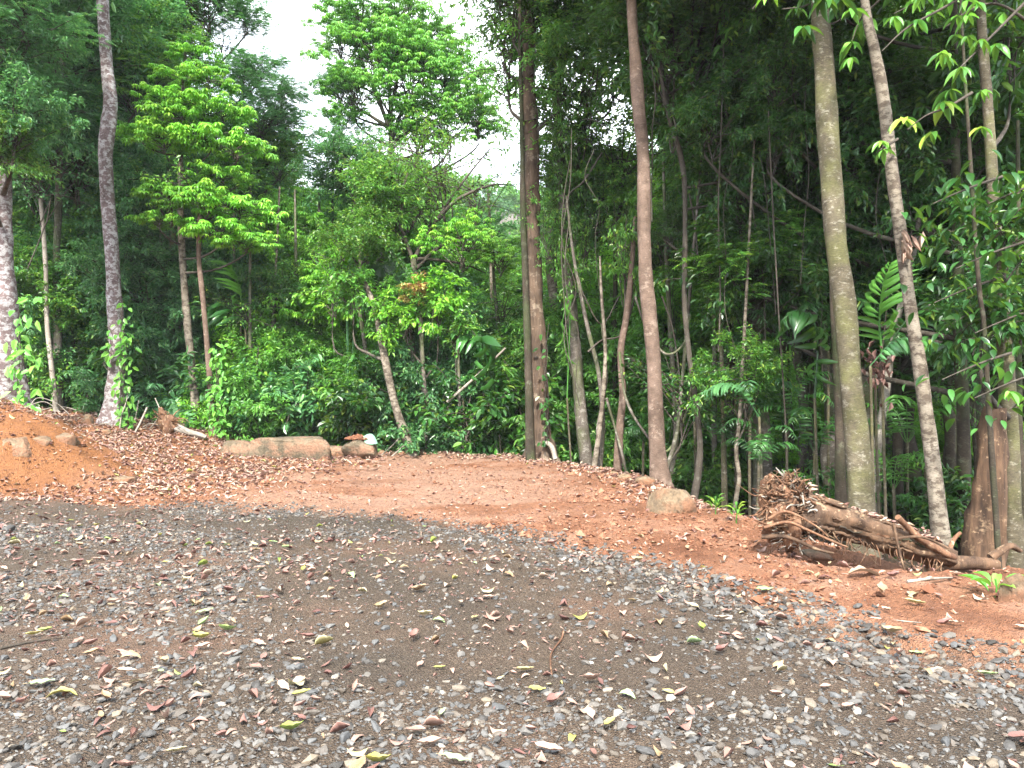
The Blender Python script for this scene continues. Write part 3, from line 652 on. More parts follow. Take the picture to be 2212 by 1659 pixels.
hero('TL0', 'tall tiered tree against the sky behind the lime umbrella tree', [(392, -20, 8), (388, 60, 9), (385, 200, 12), (380, 500, 16), (380, 900, 24)], 24, 'darkb', 10, top=14,
     crowns=[(450, 20, 23, 'feather0', .7, 'blue'), (530, 50, 23, 'feather1', .4, 'blue'), (560, 150, 23, 'feather0', .42, 'blue'), (400, -30, 23, 'feather1', .9, 'blue'), (600, 215, 22, 'feather1', .45, 'blue'), (520, 180, 23, 'feather0', .5, 'blue'), (560, 270, 22, 'feather0', .6, 'blue'), (615, 290, 23, 'feather1', .5, 'blue'), (480, 120, 24, 'sparse0', .8, 'blue'), (300, 60, 24, 'feather1', .9, 'mid'), (600, 350, 23, 'feather1', .6, 'mid'), (540, 340, 23, 'bushy2', 1.0, 'mid')])
hero('TL1', 'dark leaning trunk high in the upper left foliage', [(20, 110, 9), (70, 220, 11), (140, 370, 14), (190, 560, 18), (200, 880, 22)], 21, 'darkb', 10,
     crowns=[(50, 60, 20, 'feather0', 1.0, 'blue'), (140, 40, 20, 'canopy1', .9, 'blue'), (-10, 190, 20, 'feather1', 1.0, 'mid'), (160, 190, 20.5, 'canopy2', .8, 'blue'), (60, 330, 19, 'bushy0', 1.3, 'blue'), (170, 330, 19.5, 'bushy2', 1.2, 'blue'), (290, 180, 21, 'feather0', .9, 'mid'), (300, 90, 22, 'canopy0', .7, 'mid')])
# ---- centre 
hero('C1', 'tall tree with domed light green crown standing against the white sky', [(838, 130, 5), (843, 220, 9), (846, 300, 12), (845, 350, 14), (838, 560, 18), (830, 930, 26)], 25, 'grey', 10,
     crowns=[(775, 55, 25, 'smallumb0', 1.0), (850, 45, 25, 'smallumb1', 1.15), (740, 110, 25, 'smallumb1', .8), (905, 100, 25, 'smallumb0', 1.2), (820, 130, 24.5, 'smallumb0', 1.2), (960, 160, 25, 'smallumb1', 1.0), (890, 190, 24.5, 'smallumb1', 1.3), (1010, 210, 25, 'smallumb0', 1.0), (770, 210, 24.6, 'smallumb1', .9), (965, 260, 24.5, 'smallumb0', 1.2), (740, 270, 25, 'smallumb0', .7), (1030, 270, 25, 'smallumb1', .8), (910, 290, 25, 'smallumb0', 1.0), (870, 110, 25.6, 'smallumb0', 1.1),
             (735, 200, 25.6, 'canopy2', .45, 'blue')])
hero('C2', 'pale leaning trunk at the back of the clearing beside the boulders', [(781, 530, 12), (784, 600, 13), (808, 660, 12), (828, 760, 15), (855, 880, 18), (890, 980, 24)], 16.2, 'pale', 12, .6, 4, Y2=17.5, crowns=[(785, 540, 17.3, 'bushy0', .8, 'mid'), (800, 440, 18, 'bushy1', .9, 'mid'), (835, 690, 17, 'shrub1', 1.1, 'lime'), (765, 640, 17, 'shrub2', 1.1, 'bright')])
hero('C3', 'thin mottled trunk just left of the pale leaning trunk', [(762, 590, 6), (778, 680, 8), (792, 770, 10), (805, 860, 11), (815, 940, 13)], 18, 'grey', 8, crowns=[(740, 580, 18, 'sparse1', .7, 'lime'), (720, 640, 18.2, 'shrub0', 1.3, 'lime')])
hero('C4', 'dark straight trunk behind the fan palm leaves', [(826, 430, 17), (820, 520, 22), (815, 640, 24), (800, 900, 28)], 20, 'darkb', 12, top=6.5, crowns=[(770, 400, 20, 'bushy1', 1.0, 'blue'), (740, 350, 20, 'canopy0', .5, 'blue'), (850, 420, 20.5, 'bushy2', .8, 'mid')])
hero('C5', 'bare branching tree with a fork in the middle of the clearing edge', [(893, 560, 13), (896, 620, 15), (884, 680, 15), (893, 780, 16), (898, 965, 19)], 18.2, 'grey', 12,
     crowns=[(850, 420, 18.4, 'sparse0', .95, 'mid', False), (960, 390, 18.4, 'sparse1', 1.1, 'mid', False), (1030, 430, 18.2, 'sparse0', .9, 'mid', False), (930, 470, 18.6, 'sparse1', .9, 'mid', False), (900, 340, 18.6, 'sparse0', .9, 'mid', False), (1000, 540, 18, 'smallumb1', .8, 'lime', False), (1080, 560, 18, 'smallumb0', .65, 'lime', False)])
def limbs(key, L_, Y, bark='twig', w=(9, 2)):
    root, PP, RR = TREES[key]; o = np.array(root.location)
    for pl in L_:
        P = np.array([at(px, py, Y + dy) - o for px, py, dy in pl]); n = 6 * len(pl)
        g = G(); tube(g, cat_rom(P, n), np.linspace(w[0], w[1], n) / 2 / FPX * Y, 7, 0, .5, bump=.1); link('limb', g.mesh('limb', BM[bark]), root)
limbs('C5', [[(893, 565, 0), (872, 500, 0), (870, 430, .3), (890, 330, .5)], [(893, 565, 0), (915, 520, 0), (960, 450, -.2), (1010, 380, -.3), (1060, 320, -.2)],
             [(890, 590, 0), (940, 540, .2), (1000, 510, .1), (1080, 500, 0)], [(873, 505, 0), (840, 450, .1), (800, 420, .3)], [(945, 475, -.1), (990, 430, -.6), (1060, 400, -.6), (1110, 400, -.5)],
             [(880, 500, 0), (930, 420, .6), (900, 350, 1), (870, 280, 1)], [(900, 560, 0), (930, 560, .2), (1000, 570, .4), (1050, 590, .5)], [(870, 520, 0), (850, 500, .2), (810, 520, .3)]], 18.2, w=(10, 2.5))
limbs('C1', [[(846, 300, 0), (870, 240, -.4), (920, 190, -.4), (960, 140, -.2)], [(846, 290, 0), (815, 210, 0), (780, 130, .2), (760, 70, .2)], [(844, 240, 0), (860, 150, .2), (850, 60, .2)], [(846, 310, 0), (890, 280, .2), (960, 250, .1), (1010, 215, 0)], [(846, 280, 0), (800, 250, -.3), (750, 220, -.3)]], 25, 'grey', (11, 2.5))
hero('C6', 'slim mottled stem with pale bark right of the forked tree', [(908, 650, 9), (911, 740, 10), (916, 840, 11), (924, 965, 14)], 17, 'grey', 8, crowns=[(905, 640, 17, 'shrub1', .8, 'rust'), (945, 660, 17.2, 'shrub2', 1.3, 'lime'), (880, 680, 17.2, 'bushy1', .7, 'bright')])
hero('C7', 'thin straight pole like sapling left of the big grooved trunk', [(990, 740, 6), (992, 850, 7), (995, 960, 9)], 17, 'grey', 8, crowns=[(985, 720, 17, 'shrub0', 1.0, 'mid')])
hero('C8', 'big grooved brown trunk in the middle of the clearing edge', [(1140, 60, 28), (1142, 200, 31), (1148, 330, 34), (1150, 480, 37), (1152, 620, 42), (1157, 760, 45), (1162, 900, 48), (1168, 992, 58)], 15.4, 'groove', 22, .8, 6, top=12, rough=.07,
     crowns=[(1090, 60, 15.6, 'sparse0', .9, 'mid'), (1180, 40, 15.8, 'canopy0', .6, 'dark'), (1100, 150, 15.4, 'sparse1', .8, 'bright'), (1215, 130, 15.2, 'bushy2', .9, 'mid'), (1150, -60, 15.6, 'canopy1', .8, 'dark')])
hero('C8b', 'narrow stem climbing the left side of the big grooved trunk', [(1122, 0, 8), (1124, 150, 9), (1128, 300, 11), (1130, 450, 13), (1133, 560, 15), (1140, 760, 16), (1146, 985, 20)], 15.05, 'darkb', 10, top=8, crowns=[(1110, 20, 15.2, 'sparse0', .7, 'dark')])
for k, (dx, y0, y1, sp, ms, mt) in enumerate([(35, 150, 560, 42, 'drape', 'mid'), (95, 90, 600, 60, 'drape', 'dark')]):
    yy = y0
    while yy < y1:
        bough('C8', 1165 + dx + random.uniform(-22, 22), yy, 15.2 + random.uniform(-.3, .9), f'{ms}{random.randrange(2)}', random.uniform(.45, .7), mt if random.random() < .6 else 'mid', False, 'vine_leaves'); yy += sp
hero('C9', 'mottled trunk with a stubby side fork behind the big grooved trunk', [(1190, 470, 16), (1188, 580, 20), (1203, 680, 22), (1206, 760, 20), (1198, 860, 24), (1196, 970, 28)], 18.4, 'pale', 12, top=7, crowns=[(1230, 330, 18.6, 'sparse0', 1.1, 'mid'), (1200, 200, 18.6, 'sparse1', 1.1, 'dark')])
limbs('C9', [[(1203, 665, 0), (1215, 655, -.05), (1228, 640, -.1), (1232, 600, -.1)]], 18.4, 'pale', (13, 7))
hero('C10', 'straight brown grey trunk between the big grooved trunk and the reddish one', [(1215, 440, 18), (1222, 560, 22), (1236, 680, 23), (1246, 790, 25), (1256, 900, 27), (1267, 1000, 30)], 15.6, 'grey', 14, .5, 5, top=8.5, crowns=[(1250, 250, 15.6, 'sparse0', 1.1, 'mid'), (1320, 120, 16, 'sparse1', 1.2, 'dark'), (1290, 440, 16, 'bushy1', .8, 'mid'), (1340, 360, 16.3, 'sparse0', 1.1, 'mid'), (1290, 20, 16, 'canopy1', .6, 'dark'), (1250, 400, 16.3, 'bushy0', .7, 'dark')])
hero('C11', 'thin dark trunk seen between two thicker ones', [(1262, 480, 10), (1264, 640, 12), (1266, 930, 16)], 22, 'darkb', 8, top=9)
hero('C12', 'reddish brown smooth trunk standing on the right edge of the clearing', [(1363, 0, 21), (1368, 90, 23), (1376, 180, 28), (1380, 240, 25), (1389, 340, 26), (1391, 450, 27), (1394, 590, 29), (1408, 740, 31), (1416, 880, 33), (1424, 1036, 42)], 11.7, 'red', 22, .55, 5, top=10, crowns=[(1330, -330, 12, 'canopy0', 1.1, 'dark'), (1450, -260, 12.5, 'canopy1', 1.1, 'dark')])
hero('C13', 'twisted brown trunk wrapped in vines left of the reddish trunk', [(1362, 610, 12), (1352, 690, 14), (1340, 760, 14), (1345, 850, 15), (1338, 930, 17), (1334, 1010, 20)], 13.8, 'red', 10, bump=.3, top=4.5, crowns=[(1350, 560, 14, 'drape0', .8, 'mid')])
hero('C14', 'slim pale stem leaning against the vine tangle', [(1300, 650, 7), (1308, 760, 8), (1300, 880, 10), (1285, 1000, 12)], 13.9, 'pale', 8, top=3.8)
hero('C15', 'slim stem bowing left beside the vine wrapped trunk', [(1240, 560, 7), (1268, 700, 9), (1292, 800, 10), (1302, 900, 11), (1296, 1000, 12)], 14.4, 'grey', 8, top=5)
# ---- right
hero('R1', 'stout olive grey ringed trunk behind the uprooted log', [(1772, 20, 38), (1783, 150, 40), (1789, 290, 43), (1797, 420, 45), (1806, 520, 46), (1822, 640, 47), (1833, 760, 47), (1845, 900, 48), (1856, 1020, 52), (1864, 1130, 60)], 9.6, 'olive', 22, .5, 5, top=8.5, crowns=[(1700, -280, 10, 'canopy1', 1.1, 'dark'), (1900, -300, 9.5, 'canopy2', 1.1, 'dark')])
hero('R2', 'pale mottled leaning trunk at the right with dead leaf scraps caught on it', [(1868, 0, 19), (1890, 110, 23), (1910, 220, 25), (1924, 340, 26), (1938, 450, 28), (1950, 540, 30), (1963, 640, 26), (1985, 780, 28), (2003, 920, 30), (2020, 1040, 32), (2036, 1175, 40)], 9.0, 'pale', 20, .4, 5, top=8, crowns=[(1850, -260, 9.5, 'canopy0', .9, 'dark')])
hero('R3', 'dark trunk half hidden behind the stout olive grey trunk', [(1800, 620, 16), (1808, 780, 20), (1814, 940, 21), (1818, 1090, 24)], 10.8, 'darkb', 12, top=6)
hero('R4', 'white barked leaning stem between the two large right hand trunks', [(1990, 430, 9), (1972, 560, 10), (1945, 660, 13), (1925, 760, 14), (1912, 860, 16), (1893, 980, 19), (1885, 1120, 22)], 12.3, 'white', 10, crowns=[(2010, 380, 12.3, 'bushy0', .7, 'dark')])
hero('R5', 'green tinged trunk near the right edge half hidden by leaves', [(2120, 40, 20), (2135, 250, 22), (2146, 450, 24), (2158, 600, 27), (2170, 750, 30), (2182, 950, 32), (2190, 1150, 38)], 9.8, 'olive', 16, .4, 5, top=9, crowns=[(2100, -200, 10, 'canopy2', 1.0, 'dark'), (2180, 120, 10.5, 'bigleaf0', .9, 'dark'), (2170, 520, 9.4, 'bigleaf1', .8, 'dark'), (2120, 700, 9.2, 'bigleaf0', .7, 'dark')])
hero('R6', 'broad rotten brown stump with peeling bark near the right edge', [(2150, 880, 40), (2146, 930, 52), (2140, 1050, 60), (2130, 1180, 78)], 9.6, 'rotten', 22, .6, 6, bump=.25, rough=.15, name='stump', cat='tree stump')
hero('R7', 'dark thick trunk in shade right of the pale mottled trunk', [(2070, 600, 22), (2078, 860, 26), (2082, 1000, 27), (2080, 1170, 32)], 11.5, 'darkb', 12, top=8, crowns=[(2090, 300, 11.8, 'bigleaf1', 1.2, 'dark')])
hero('R8', 'second dark trunk in shade close to the pale mottled trunk', [(2040, 800, 20), (2052, 950, 22), (2050, 1140, 26)], 13, 'darkb', 12, top=7)
hero('R9', 'sturdy shaded trunk in the forest left of the stout olive trunk', [(1690, 640, 20), (1694, 760, 22), (1700, 900, 24), (1712, 1060, 28)], 15.5, 'darkb', 12, top=9, crowns=[(1690, 300, 16, 'canopy0', 1.0, 'dark'), (1600, 200, 15, 'canopy1', .9, 'dark'), (1750, 150, 16, 'canopy2', .9, 'dark')])
hero('R10', 'dark curved trunk arching behind the stout olive trunk', [(1790, 230, 15), (1870, 340, 18), (1905, 440, 18), (1930, 600, 18), (1940, 1050, 22)], 13.5, 'darkb', 10, crowns=[(1740, 180, 13.5, 'canopy0', .5, 'dark')])
hero('R11', 'thin straight pole trunk right of the reddish trunk', [(1552, 540, 8), (1558, 760, 9), (1566, 1040, 11)], 13, 'olive', 8, top=7)
hero('R12', 'leaning twisted stem with loops of vine right of the reddish trunk', [(1440, 230, 9), (1475, 360, 11), (1480, 500, 11), (1478, 640, 12), (1488, 760, 12), (1505, 880, 12), (1512, 980, 13), (1500, 1080, 16)], 12.4, 'twig', 10, bump=.2, top=7, crowns=[(1440, 120, 13, 'canopy2', .7, 'dark'), (1500, 60, 13, 'canopy1', .8, 'dark')])
hero('R13', 'slender dark stem at the far right under big leaves', [(2110, 560, 9), (2125, 700, 10), (2135, 860, 12)], 8.8, 'darkb', 8, top=6)
for i, (a, b, Y, bk) in enumerate([((165, 480, 6), (190, 900, 8), 20, 'grey'), ((300, 480, 7), (320, 900, 9), 20, 'darkb'), ((345, 560, 6), (340, 900, 9), 19.5, 'grey'), ((505, 640, 7), (510, 930, 9), 19, 'grey'), ((540, 680, 7), (528, 940, 9), 18.5, 'grey'),
        ((590, 690, 7), (565, 940, 10), 19, 'pale'), ((640, 620, 7), (648, 940, 9), 19.6, 'grey'), ((690, 600, 9), (700, 940, 12), 20.5, 'grey'), ((720, 560, 8), (735, 940, 10), 21, 'darkb'), ((1060, 560, 6), (1085, 950, 8), 22, 'pale'), ((1075, 700, 7), (1095, 960, 8), 19, 'grey'),
        ((1330, 400, 9), (1320, 980, 12), 17, 'darkb'), ((1440, 560, 10), (1452, 1030, 13), 14.5, 'grey'), ((1530, 300, 8), (1545, 1060, 12), 15, 'grey'), ((1600, 540, 9), (1625, 1060, 12), 14.5, 'darkb'), ((1650, 600, 10), (1655, 1060, 13), 18, 'grey'), ((1745, 560, 10), (1750, 1080, 14), 15, 'darkb'),
        ((1955, 760, 10), (1960, 1130, 14), 15, 'grey'), ((2100, 830, 9), (2108, 1180, 12), 12.5, 'darkb'), ((1600, 860, 8), (1590, 1080, 10), 12, 'pale'), ((1470, 860, 8), (1440, 1060, 10), 13, 'grey'), ((2200, 700, 12), (2206, 1180, 16), 10.5, 'darkb'), ((270, 430, 8), (285, 900, 10), 21.5, 'grey')]):
    LB = ['slim grey sapling with a tuft of leaves', 'thin dark sapling pole', 'pale thin sapling stem'][0 if bk == 'grey' else 1 if bk == 'darkb' else 2] + ' ' + zone(b[0])
    hero(f'S{i}', LB, [a, ((a[0] + b[0]) / 2 + random.uniform(-8, 8), (a[1] + b[1]) / 2, (a[2] + b[2]) / 2), (b[0] + random.uniform(-10, 10), b[1] - (b[1] - a[1]) * .22, b[2]), b], Y, bk, 8, group='saplings among the trees', name='sapling', cat='sapling',
         top=3.5 + Y * .15, crowns=[(a[0] + random.uniform(-10, 10), a[1] - random.uniform(0, 60), Y, f'bushy{i % 3}' if i % 2 else f'sparse{i % 2}', random.uniform(.5, .8), ['blue', 'mid', 'dark'][i % 3])])

# ------------------------------------------------------------------ background trees and understory
TOPL = [(-900, -500), (220, -250), (300, 60), (380, 250), (500, 350), (560, 400), (660, 430), (760, 420), (900, 440), (1040, 500), (1075, 580), (1110, 580), (1140, 540), (1190, 520), (1380, 500), (1450, 400), (1520, 100), (1600, -200), (3100, -500)]
tx_ = [p[0] for p in TOPL]; ty_ = [p[1] for p in TOPL]
def gen_trunk(seed):
    r = np.random.default_rng(seed); g = G(); n = 16
    P = np.stack([np.cumsum(r.normal(0, .05, n)), np.cumsum(r.normal(0, .05, n)), np.linspace(-1.0, 8, n)], -1)
    tube(g, cat_rom(P, 40), np.linspace(.13, .06, 40), 9, 0, .5, bump=.12); return g
TRK = [gen_trunk(300 + k).mesh('trunk', BM[['grey', 'darkb', 'olive', 'grey'][k]]) for k in range(4)]
random.seed(21)
def bgtree(x, y, top, mat, label, group, meshes, n, spread, low=.15):
    z0 = float(H(x, y)); h = max(2.5, top - z0)
    label = label + ' ' + zone(1106 + FPX * x / y); root = thing('forest_tree', label, 'tree', (x, y, z0), group)
    t = link('trunk', TRK[random.randrange(4)], root, (0, 0, 0)); t.scale = (1, 1, h * .85 / 8)
    if h > 9: t.scale = (1.5, 1.5, h * .85 / 8)
    for k in range(n):
        f = 1 - (k / n) * (1 - low)
        zz = h * (f if k else 1) - .9; rr = spread * (1 - .6 * (f - .3) ** 2 if k else .2)
        a = random.uniform(0, 6.28); q = random.uniform(.2, 1) * rr if k else 0
        put('crown' if k == 0 else 'bough', random.choice(meshes), root, (cos(a) * q, sin(a) * q, max(.6, zz - random.uniform(0, .6))), random.uniform(.75, 1.15), None, mat)
cn = ['canopy0', 'canopy1', 'canopy2']; bs = ['bushy0', 'bushy1', 'bushy2']
LABS = {'blue': 'bluish green bushy tree', 'mid': 'mid green leafy tree', 'dark': 'dark green shaded tree', 'bright': 'light green tree', 'lime': 'yellow green tree'}
def wallrow(Y0, Y1, n, lo, hi, meshes, nb, spread, matf, topscale=1.0, maxh=99, low=.15, mh=None):
    for i in range(n):
        px = lo + (hi - lo) * (i + random.uniform(.1, .9)) / n; y = random.uniform(Y0, Y1); x = (px - 1106) / FPX * y
        if float(sdist(x, y, EDGE)) < .8: continue
        tp = np.interp(px, tx_, ty_); tp += random.uniform(0, 90)
        top = CAMZ - (tp - 829.5) / FPX * y
        top = min(top, maxh + random.uniform(-1, 1)) * topscale
        if mh: top = min(top, mh(px) + random.uniform(0, 1))
        m = matf(px); bgtree(x, y, top, m, ('nearer ' if y < 17 else 'second row ' if y < 22.5 else 'deep ' if y < 29 else 'distant ') + LABS[m], 'forest: ' + LABS[m], meshes, nb, spread, low)
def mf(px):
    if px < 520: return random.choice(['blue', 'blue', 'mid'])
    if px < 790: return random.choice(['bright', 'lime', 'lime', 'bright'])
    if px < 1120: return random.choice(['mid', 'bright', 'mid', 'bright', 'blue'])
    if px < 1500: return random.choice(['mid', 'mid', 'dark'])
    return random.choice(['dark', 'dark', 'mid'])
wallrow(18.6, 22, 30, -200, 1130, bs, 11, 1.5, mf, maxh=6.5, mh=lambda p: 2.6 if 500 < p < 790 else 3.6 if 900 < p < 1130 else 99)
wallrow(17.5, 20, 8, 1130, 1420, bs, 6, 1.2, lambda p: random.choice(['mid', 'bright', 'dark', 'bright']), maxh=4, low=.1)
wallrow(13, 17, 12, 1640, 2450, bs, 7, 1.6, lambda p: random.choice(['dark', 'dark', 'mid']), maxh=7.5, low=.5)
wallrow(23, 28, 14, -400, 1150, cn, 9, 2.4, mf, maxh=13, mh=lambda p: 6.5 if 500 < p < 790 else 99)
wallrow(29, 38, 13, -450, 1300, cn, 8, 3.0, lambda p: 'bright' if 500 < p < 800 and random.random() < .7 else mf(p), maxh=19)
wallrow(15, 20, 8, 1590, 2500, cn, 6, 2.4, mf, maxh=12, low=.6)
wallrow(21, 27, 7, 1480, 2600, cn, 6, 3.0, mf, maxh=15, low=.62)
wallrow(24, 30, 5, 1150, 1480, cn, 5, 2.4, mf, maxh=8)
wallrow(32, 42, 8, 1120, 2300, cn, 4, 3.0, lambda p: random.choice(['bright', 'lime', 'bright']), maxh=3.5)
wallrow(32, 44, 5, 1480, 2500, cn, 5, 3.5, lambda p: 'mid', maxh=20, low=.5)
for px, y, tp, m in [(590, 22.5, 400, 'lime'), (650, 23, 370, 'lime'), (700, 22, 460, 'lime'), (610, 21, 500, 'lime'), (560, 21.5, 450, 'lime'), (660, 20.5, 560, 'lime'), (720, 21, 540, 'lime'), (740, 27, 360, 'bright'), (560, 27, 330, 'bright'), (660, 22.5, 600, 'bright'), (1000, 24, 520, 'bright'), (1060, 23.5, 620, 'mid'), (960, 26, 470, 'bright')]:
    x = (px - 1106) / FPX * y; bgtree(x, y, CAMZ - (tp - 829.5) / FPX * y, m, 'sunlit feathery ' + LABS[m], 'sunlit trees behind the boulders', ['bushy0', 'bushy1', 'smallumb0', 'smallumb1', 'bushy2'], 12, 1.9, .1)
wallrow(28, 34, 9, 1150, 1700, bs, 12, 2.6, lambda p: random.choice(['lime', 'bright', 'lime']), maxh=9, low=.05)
# far wooded hill
LH = 'distant tree on the wooded hillside across the valley'
for i in range(70):
    y = random.uniform(55, 150); px = random.uniform(820, 1560); x = (px - 1106) / FPX * y
    root = thing('hillside_tree', LH, 'tree', (x, y, float(H(x, y))), 'distant trees on the wooded hillside')
    t = link('trunk', TRK[i % 4], root); t.scale = (1.5, 1.5, .7)
    put('crown', f'far{i % 2}', root, (0, 0, 5), random.uniform(.9, 1.5), None, random.choice(['bright', 'mid', 'mid', 'blue', 'bright']))
# shrubs and low plants along the edge
SH = {'mid': 'leafy green shrub', 'blue': 'dark bluish shrub', 'dark': 'dark glossy shrub', 'bright': 'light green shrub', 'lime': 'yellow green bush in the valley'}
def shrub(x, y, sc, mat, mesh=None, dz=.5):
    z = float(H(x, y)); o = thing('shrub', ('tall ' if sc > 1.45 else 'low ' if sc < 1.0 else '') + SH[mat] + ' ' + zone(1106 + FPX * x / y), 'shrub', (x, y, z), 'undergrowth: ' + SH[mat])
    put('foliage', mesh or f'shrub{random.randrange(3)}', o, (0, 0, dz * sc), sc, None, mat)
for i in range(120):
    px = random.uniform(-60, 1130); y = random.uniform(17.6, 20.5) if px < 1000 else random.uniform(16.8, 19); x = (px - 1106) / FPX * y
    dd = float(sdist(x, y, EDGE))
    if dd < .35: continue
    m = random.choice(['mid', 'blue', 'blue', 'dark'] if px < 700 else ['mid', 'mid', 'dark', 'bright']); shrub(x, y, random.uniform(.9, 2.0), m)
for i in range(56):
    px = random.uniform(1130, 2350); y = random.uniform(11, 21); x = (px - 1106) / FPX * y
    if float(sdist(x, y, EDGE)) < 1.3: continue
    shrub(x, y, random.uniform(.7, 1.3), random.choice(['dark', 'dark', 'mid', 'bright' if y > 15 else 'dark']), random.choice(['shrub0', 'shrub1', 'shrub2', 'bigleaf0', 'bushy1']) if y > 12 else None)
for i in range(120):
    px = random.uniform(1160, 2400); y = random.uniform(21, 44); x = (px - 1106) / FPX * y
    shrub(x, y, random.uniform(1.2, 2.3), random.choice(['lime', 'bright', 'lime']), f'bushy{i % 3}', .6)
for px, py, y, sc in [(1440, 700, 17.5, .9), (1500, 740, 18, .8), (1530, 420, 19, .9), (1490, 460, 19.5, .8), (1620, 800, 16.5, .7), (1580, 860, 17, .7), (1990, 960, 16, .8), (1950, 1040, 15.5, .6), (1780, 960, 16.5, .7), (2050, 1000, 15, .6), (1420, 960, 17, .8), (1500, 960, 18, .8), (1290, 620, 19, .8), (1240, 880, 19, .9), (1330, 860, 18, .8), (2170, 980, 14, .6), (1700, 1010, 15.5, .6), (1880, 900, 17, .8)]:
    c = at(px, py, y); z0 = float(H(c[0], y)); o = thing('understory_tree', 'yellow green leafy tuft coloured as if sunlit ' + zone(px), 'tree', (c[0], y, z0), 'understory trees coloured as if sunlit beyond the right hand trunks')
    put('crown', f'bushy{int(px) % 3}', o, (0, 0, c[2] - z0), sc, None, 'lime'); t = link('trunk', TRK[int(px) % 4], o); t.scale = (.35, .35, max(.15, (c[2] - z0) / 8))  # lime leaf colour stands in for sunlight; the canopy shades these tufts
# dark foliage of the right hand trees, hanging in the middle air
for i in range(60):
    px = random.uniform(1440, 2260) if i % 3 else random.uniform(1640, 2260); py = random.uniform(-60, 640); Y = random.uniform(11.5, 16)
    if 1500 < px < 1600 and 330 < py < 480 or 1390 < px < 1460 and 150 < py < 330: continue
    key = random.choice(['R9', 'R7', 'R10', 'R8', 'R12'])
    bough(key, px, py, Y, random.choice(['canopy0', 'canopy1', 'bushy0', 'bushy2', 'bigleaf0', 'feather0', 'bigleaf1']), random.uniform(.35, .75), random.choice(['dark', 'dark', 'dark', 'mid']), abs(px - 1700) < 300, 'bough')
# ------------------------------------------------------------------ palms, ferns, big fronds
def frond(g, P, leaf, k, wd, droop=.5, tint=.5, vshape=.35, mat=0, fuse=0, r=None):
    """feather frond along the path P (n,3) with k leaflet pairs"""
    r = r or np.random.default_rng(1); P = cat_rom(P, 24); T = norm(np.gradient(P, axis=0)); n = len(P)
    tube(g, P, np.linspace(.014, .004, n) * max(.6, leaf * 2.2), 5, mat, .35, cap=False)
    up = np.array([0, 0, 1.]); S_ = norm(np.cross(T, up)); U = np.cross(S_, T)
    t = np.linspace(.14, .995, k); i = (t * (n - 1)).astype(int)
    for sg in (-1, 1):
        L_ = leaf * (np.sin(np.clip(t * 1.02, 0, 1) * pi * .8 + .45) * .85 + .15) * r.uniform(.88, 1.1, k)
        d = S_[i] * sg + T[i] * (.35 + .5 * t[:, None]) + U[i] * vshape + np.array([0, 0, -droop]) * r.uniform(.6, 1.3, (k, 1))
        place(g, DROOP if not fuse else LEAF, P[i], d, U[i] + S_[i] * sg * -.25, L_, L_ * wd, np.clip(tint + r.normal(0, .12, k), 0, 1), mat, True)
def palm(name, label, cat, x, y, z, fronds, mat, group=None, stem=None):
    """fronds: list of (list of 3D offsets, leaflet length, pairs, width ratio, droop)"""
    zb = float(H(x, y)) if z is None else z
    root = thing(name, label, cat, (x, y, zb), group)
    for q, (P, lf, k, w, dr) in enumerate(fronds):
        g = G(); frond(g, P, lf, k, w, dr, random.uniform(.3, .8), r=np.random.default_rng(int(abs(x * 100)) + q))
        link('frond', g.mesh('frond', LM[mat]), root)
    if stem:
        g = G(); tube(g, cat_rom(stem, 10), .035, 8, 0, .5, bump=.1); link('stem', g.mesh('stem', BM['olive']), root)
    return root
def rosette(n, L_, h, lf, k, w, dr, r, up=1.0):
    out = []
    for q in range(n):
        a = 2 * pi * q / n + r.uniform(-.3, .3); l = L_ * r.uniform(.7, 1.1); c, s = cos(a), sin(a); e = up * r.uniform(.7, 1.2)
        out.append(([(0, 0, 0), (c * l * .25, s * l * .25, h + l * .45 * e), (c * l * .65, s * l * .65, h + l * .62 * e), (c * l, s * l, h + l * .38 * e)], lf, k, w, dr))
    return out
rr = random.Random(33)
FERNLAB = {'blue': 'bluish arching palm', 'dark': 'dark arching understory palm', 'mid': 'green feathery understory palm'}
protos = {}
for mt in FERNLAB:
    protos[mt] = []
    for v in range(3):
        g = [G() for _ in range(7)]; ms = []
        for q, f in enumerate(rosette(7, 1.25, .15, .26, 15, .20, .35, rr)):
            frond(g[q], *f[:1], f[1], f[2], f[3], f[4], rr.uniform(.3, .8), r=np.random.default_rng(q + v * 9)) if False else frond(g[q], f[0], f[1], f[2], f[3], f[4], rr.uniform(.3, .8), r=np.random.default_rng(q + v * 9))
            ms.append(g[q].mesh('frond', LM[mt]))
        protos[mt].append(ms)
def fern(px, py, Y, sc, mt, lift=0):
    x = (px - 1106) / FPX * Y; z = float(H(x, Y)); zt = CAMZ - (py - 829.5) / FPX * Y
    root = thing('understory_palm', FERNLAB[mt] + ' ' + zone(px), 'palm', (x, Y, z), 'understory palms', rr.uniform(0, 6))
    hh = max(0, zt - z)
    for me in rr.choice(protos[mt]):
        o = link('frond', me, root, (0, 0, hh)); o.scale = (sc,) * 3; o.rotation_euler = (rr.uniform(-.15, .15), rr.uniform(-.15, .15), rr.uniform(-.3, .3))
    if hh > .25:
        g = G(); tube(g, [(0, 0, -.1), (.02, 0, hh * .5), (0, 0, hh + .1)], .025, 7, 0, .5); link('stem', g.mesh('stem', BM['olive']), root)
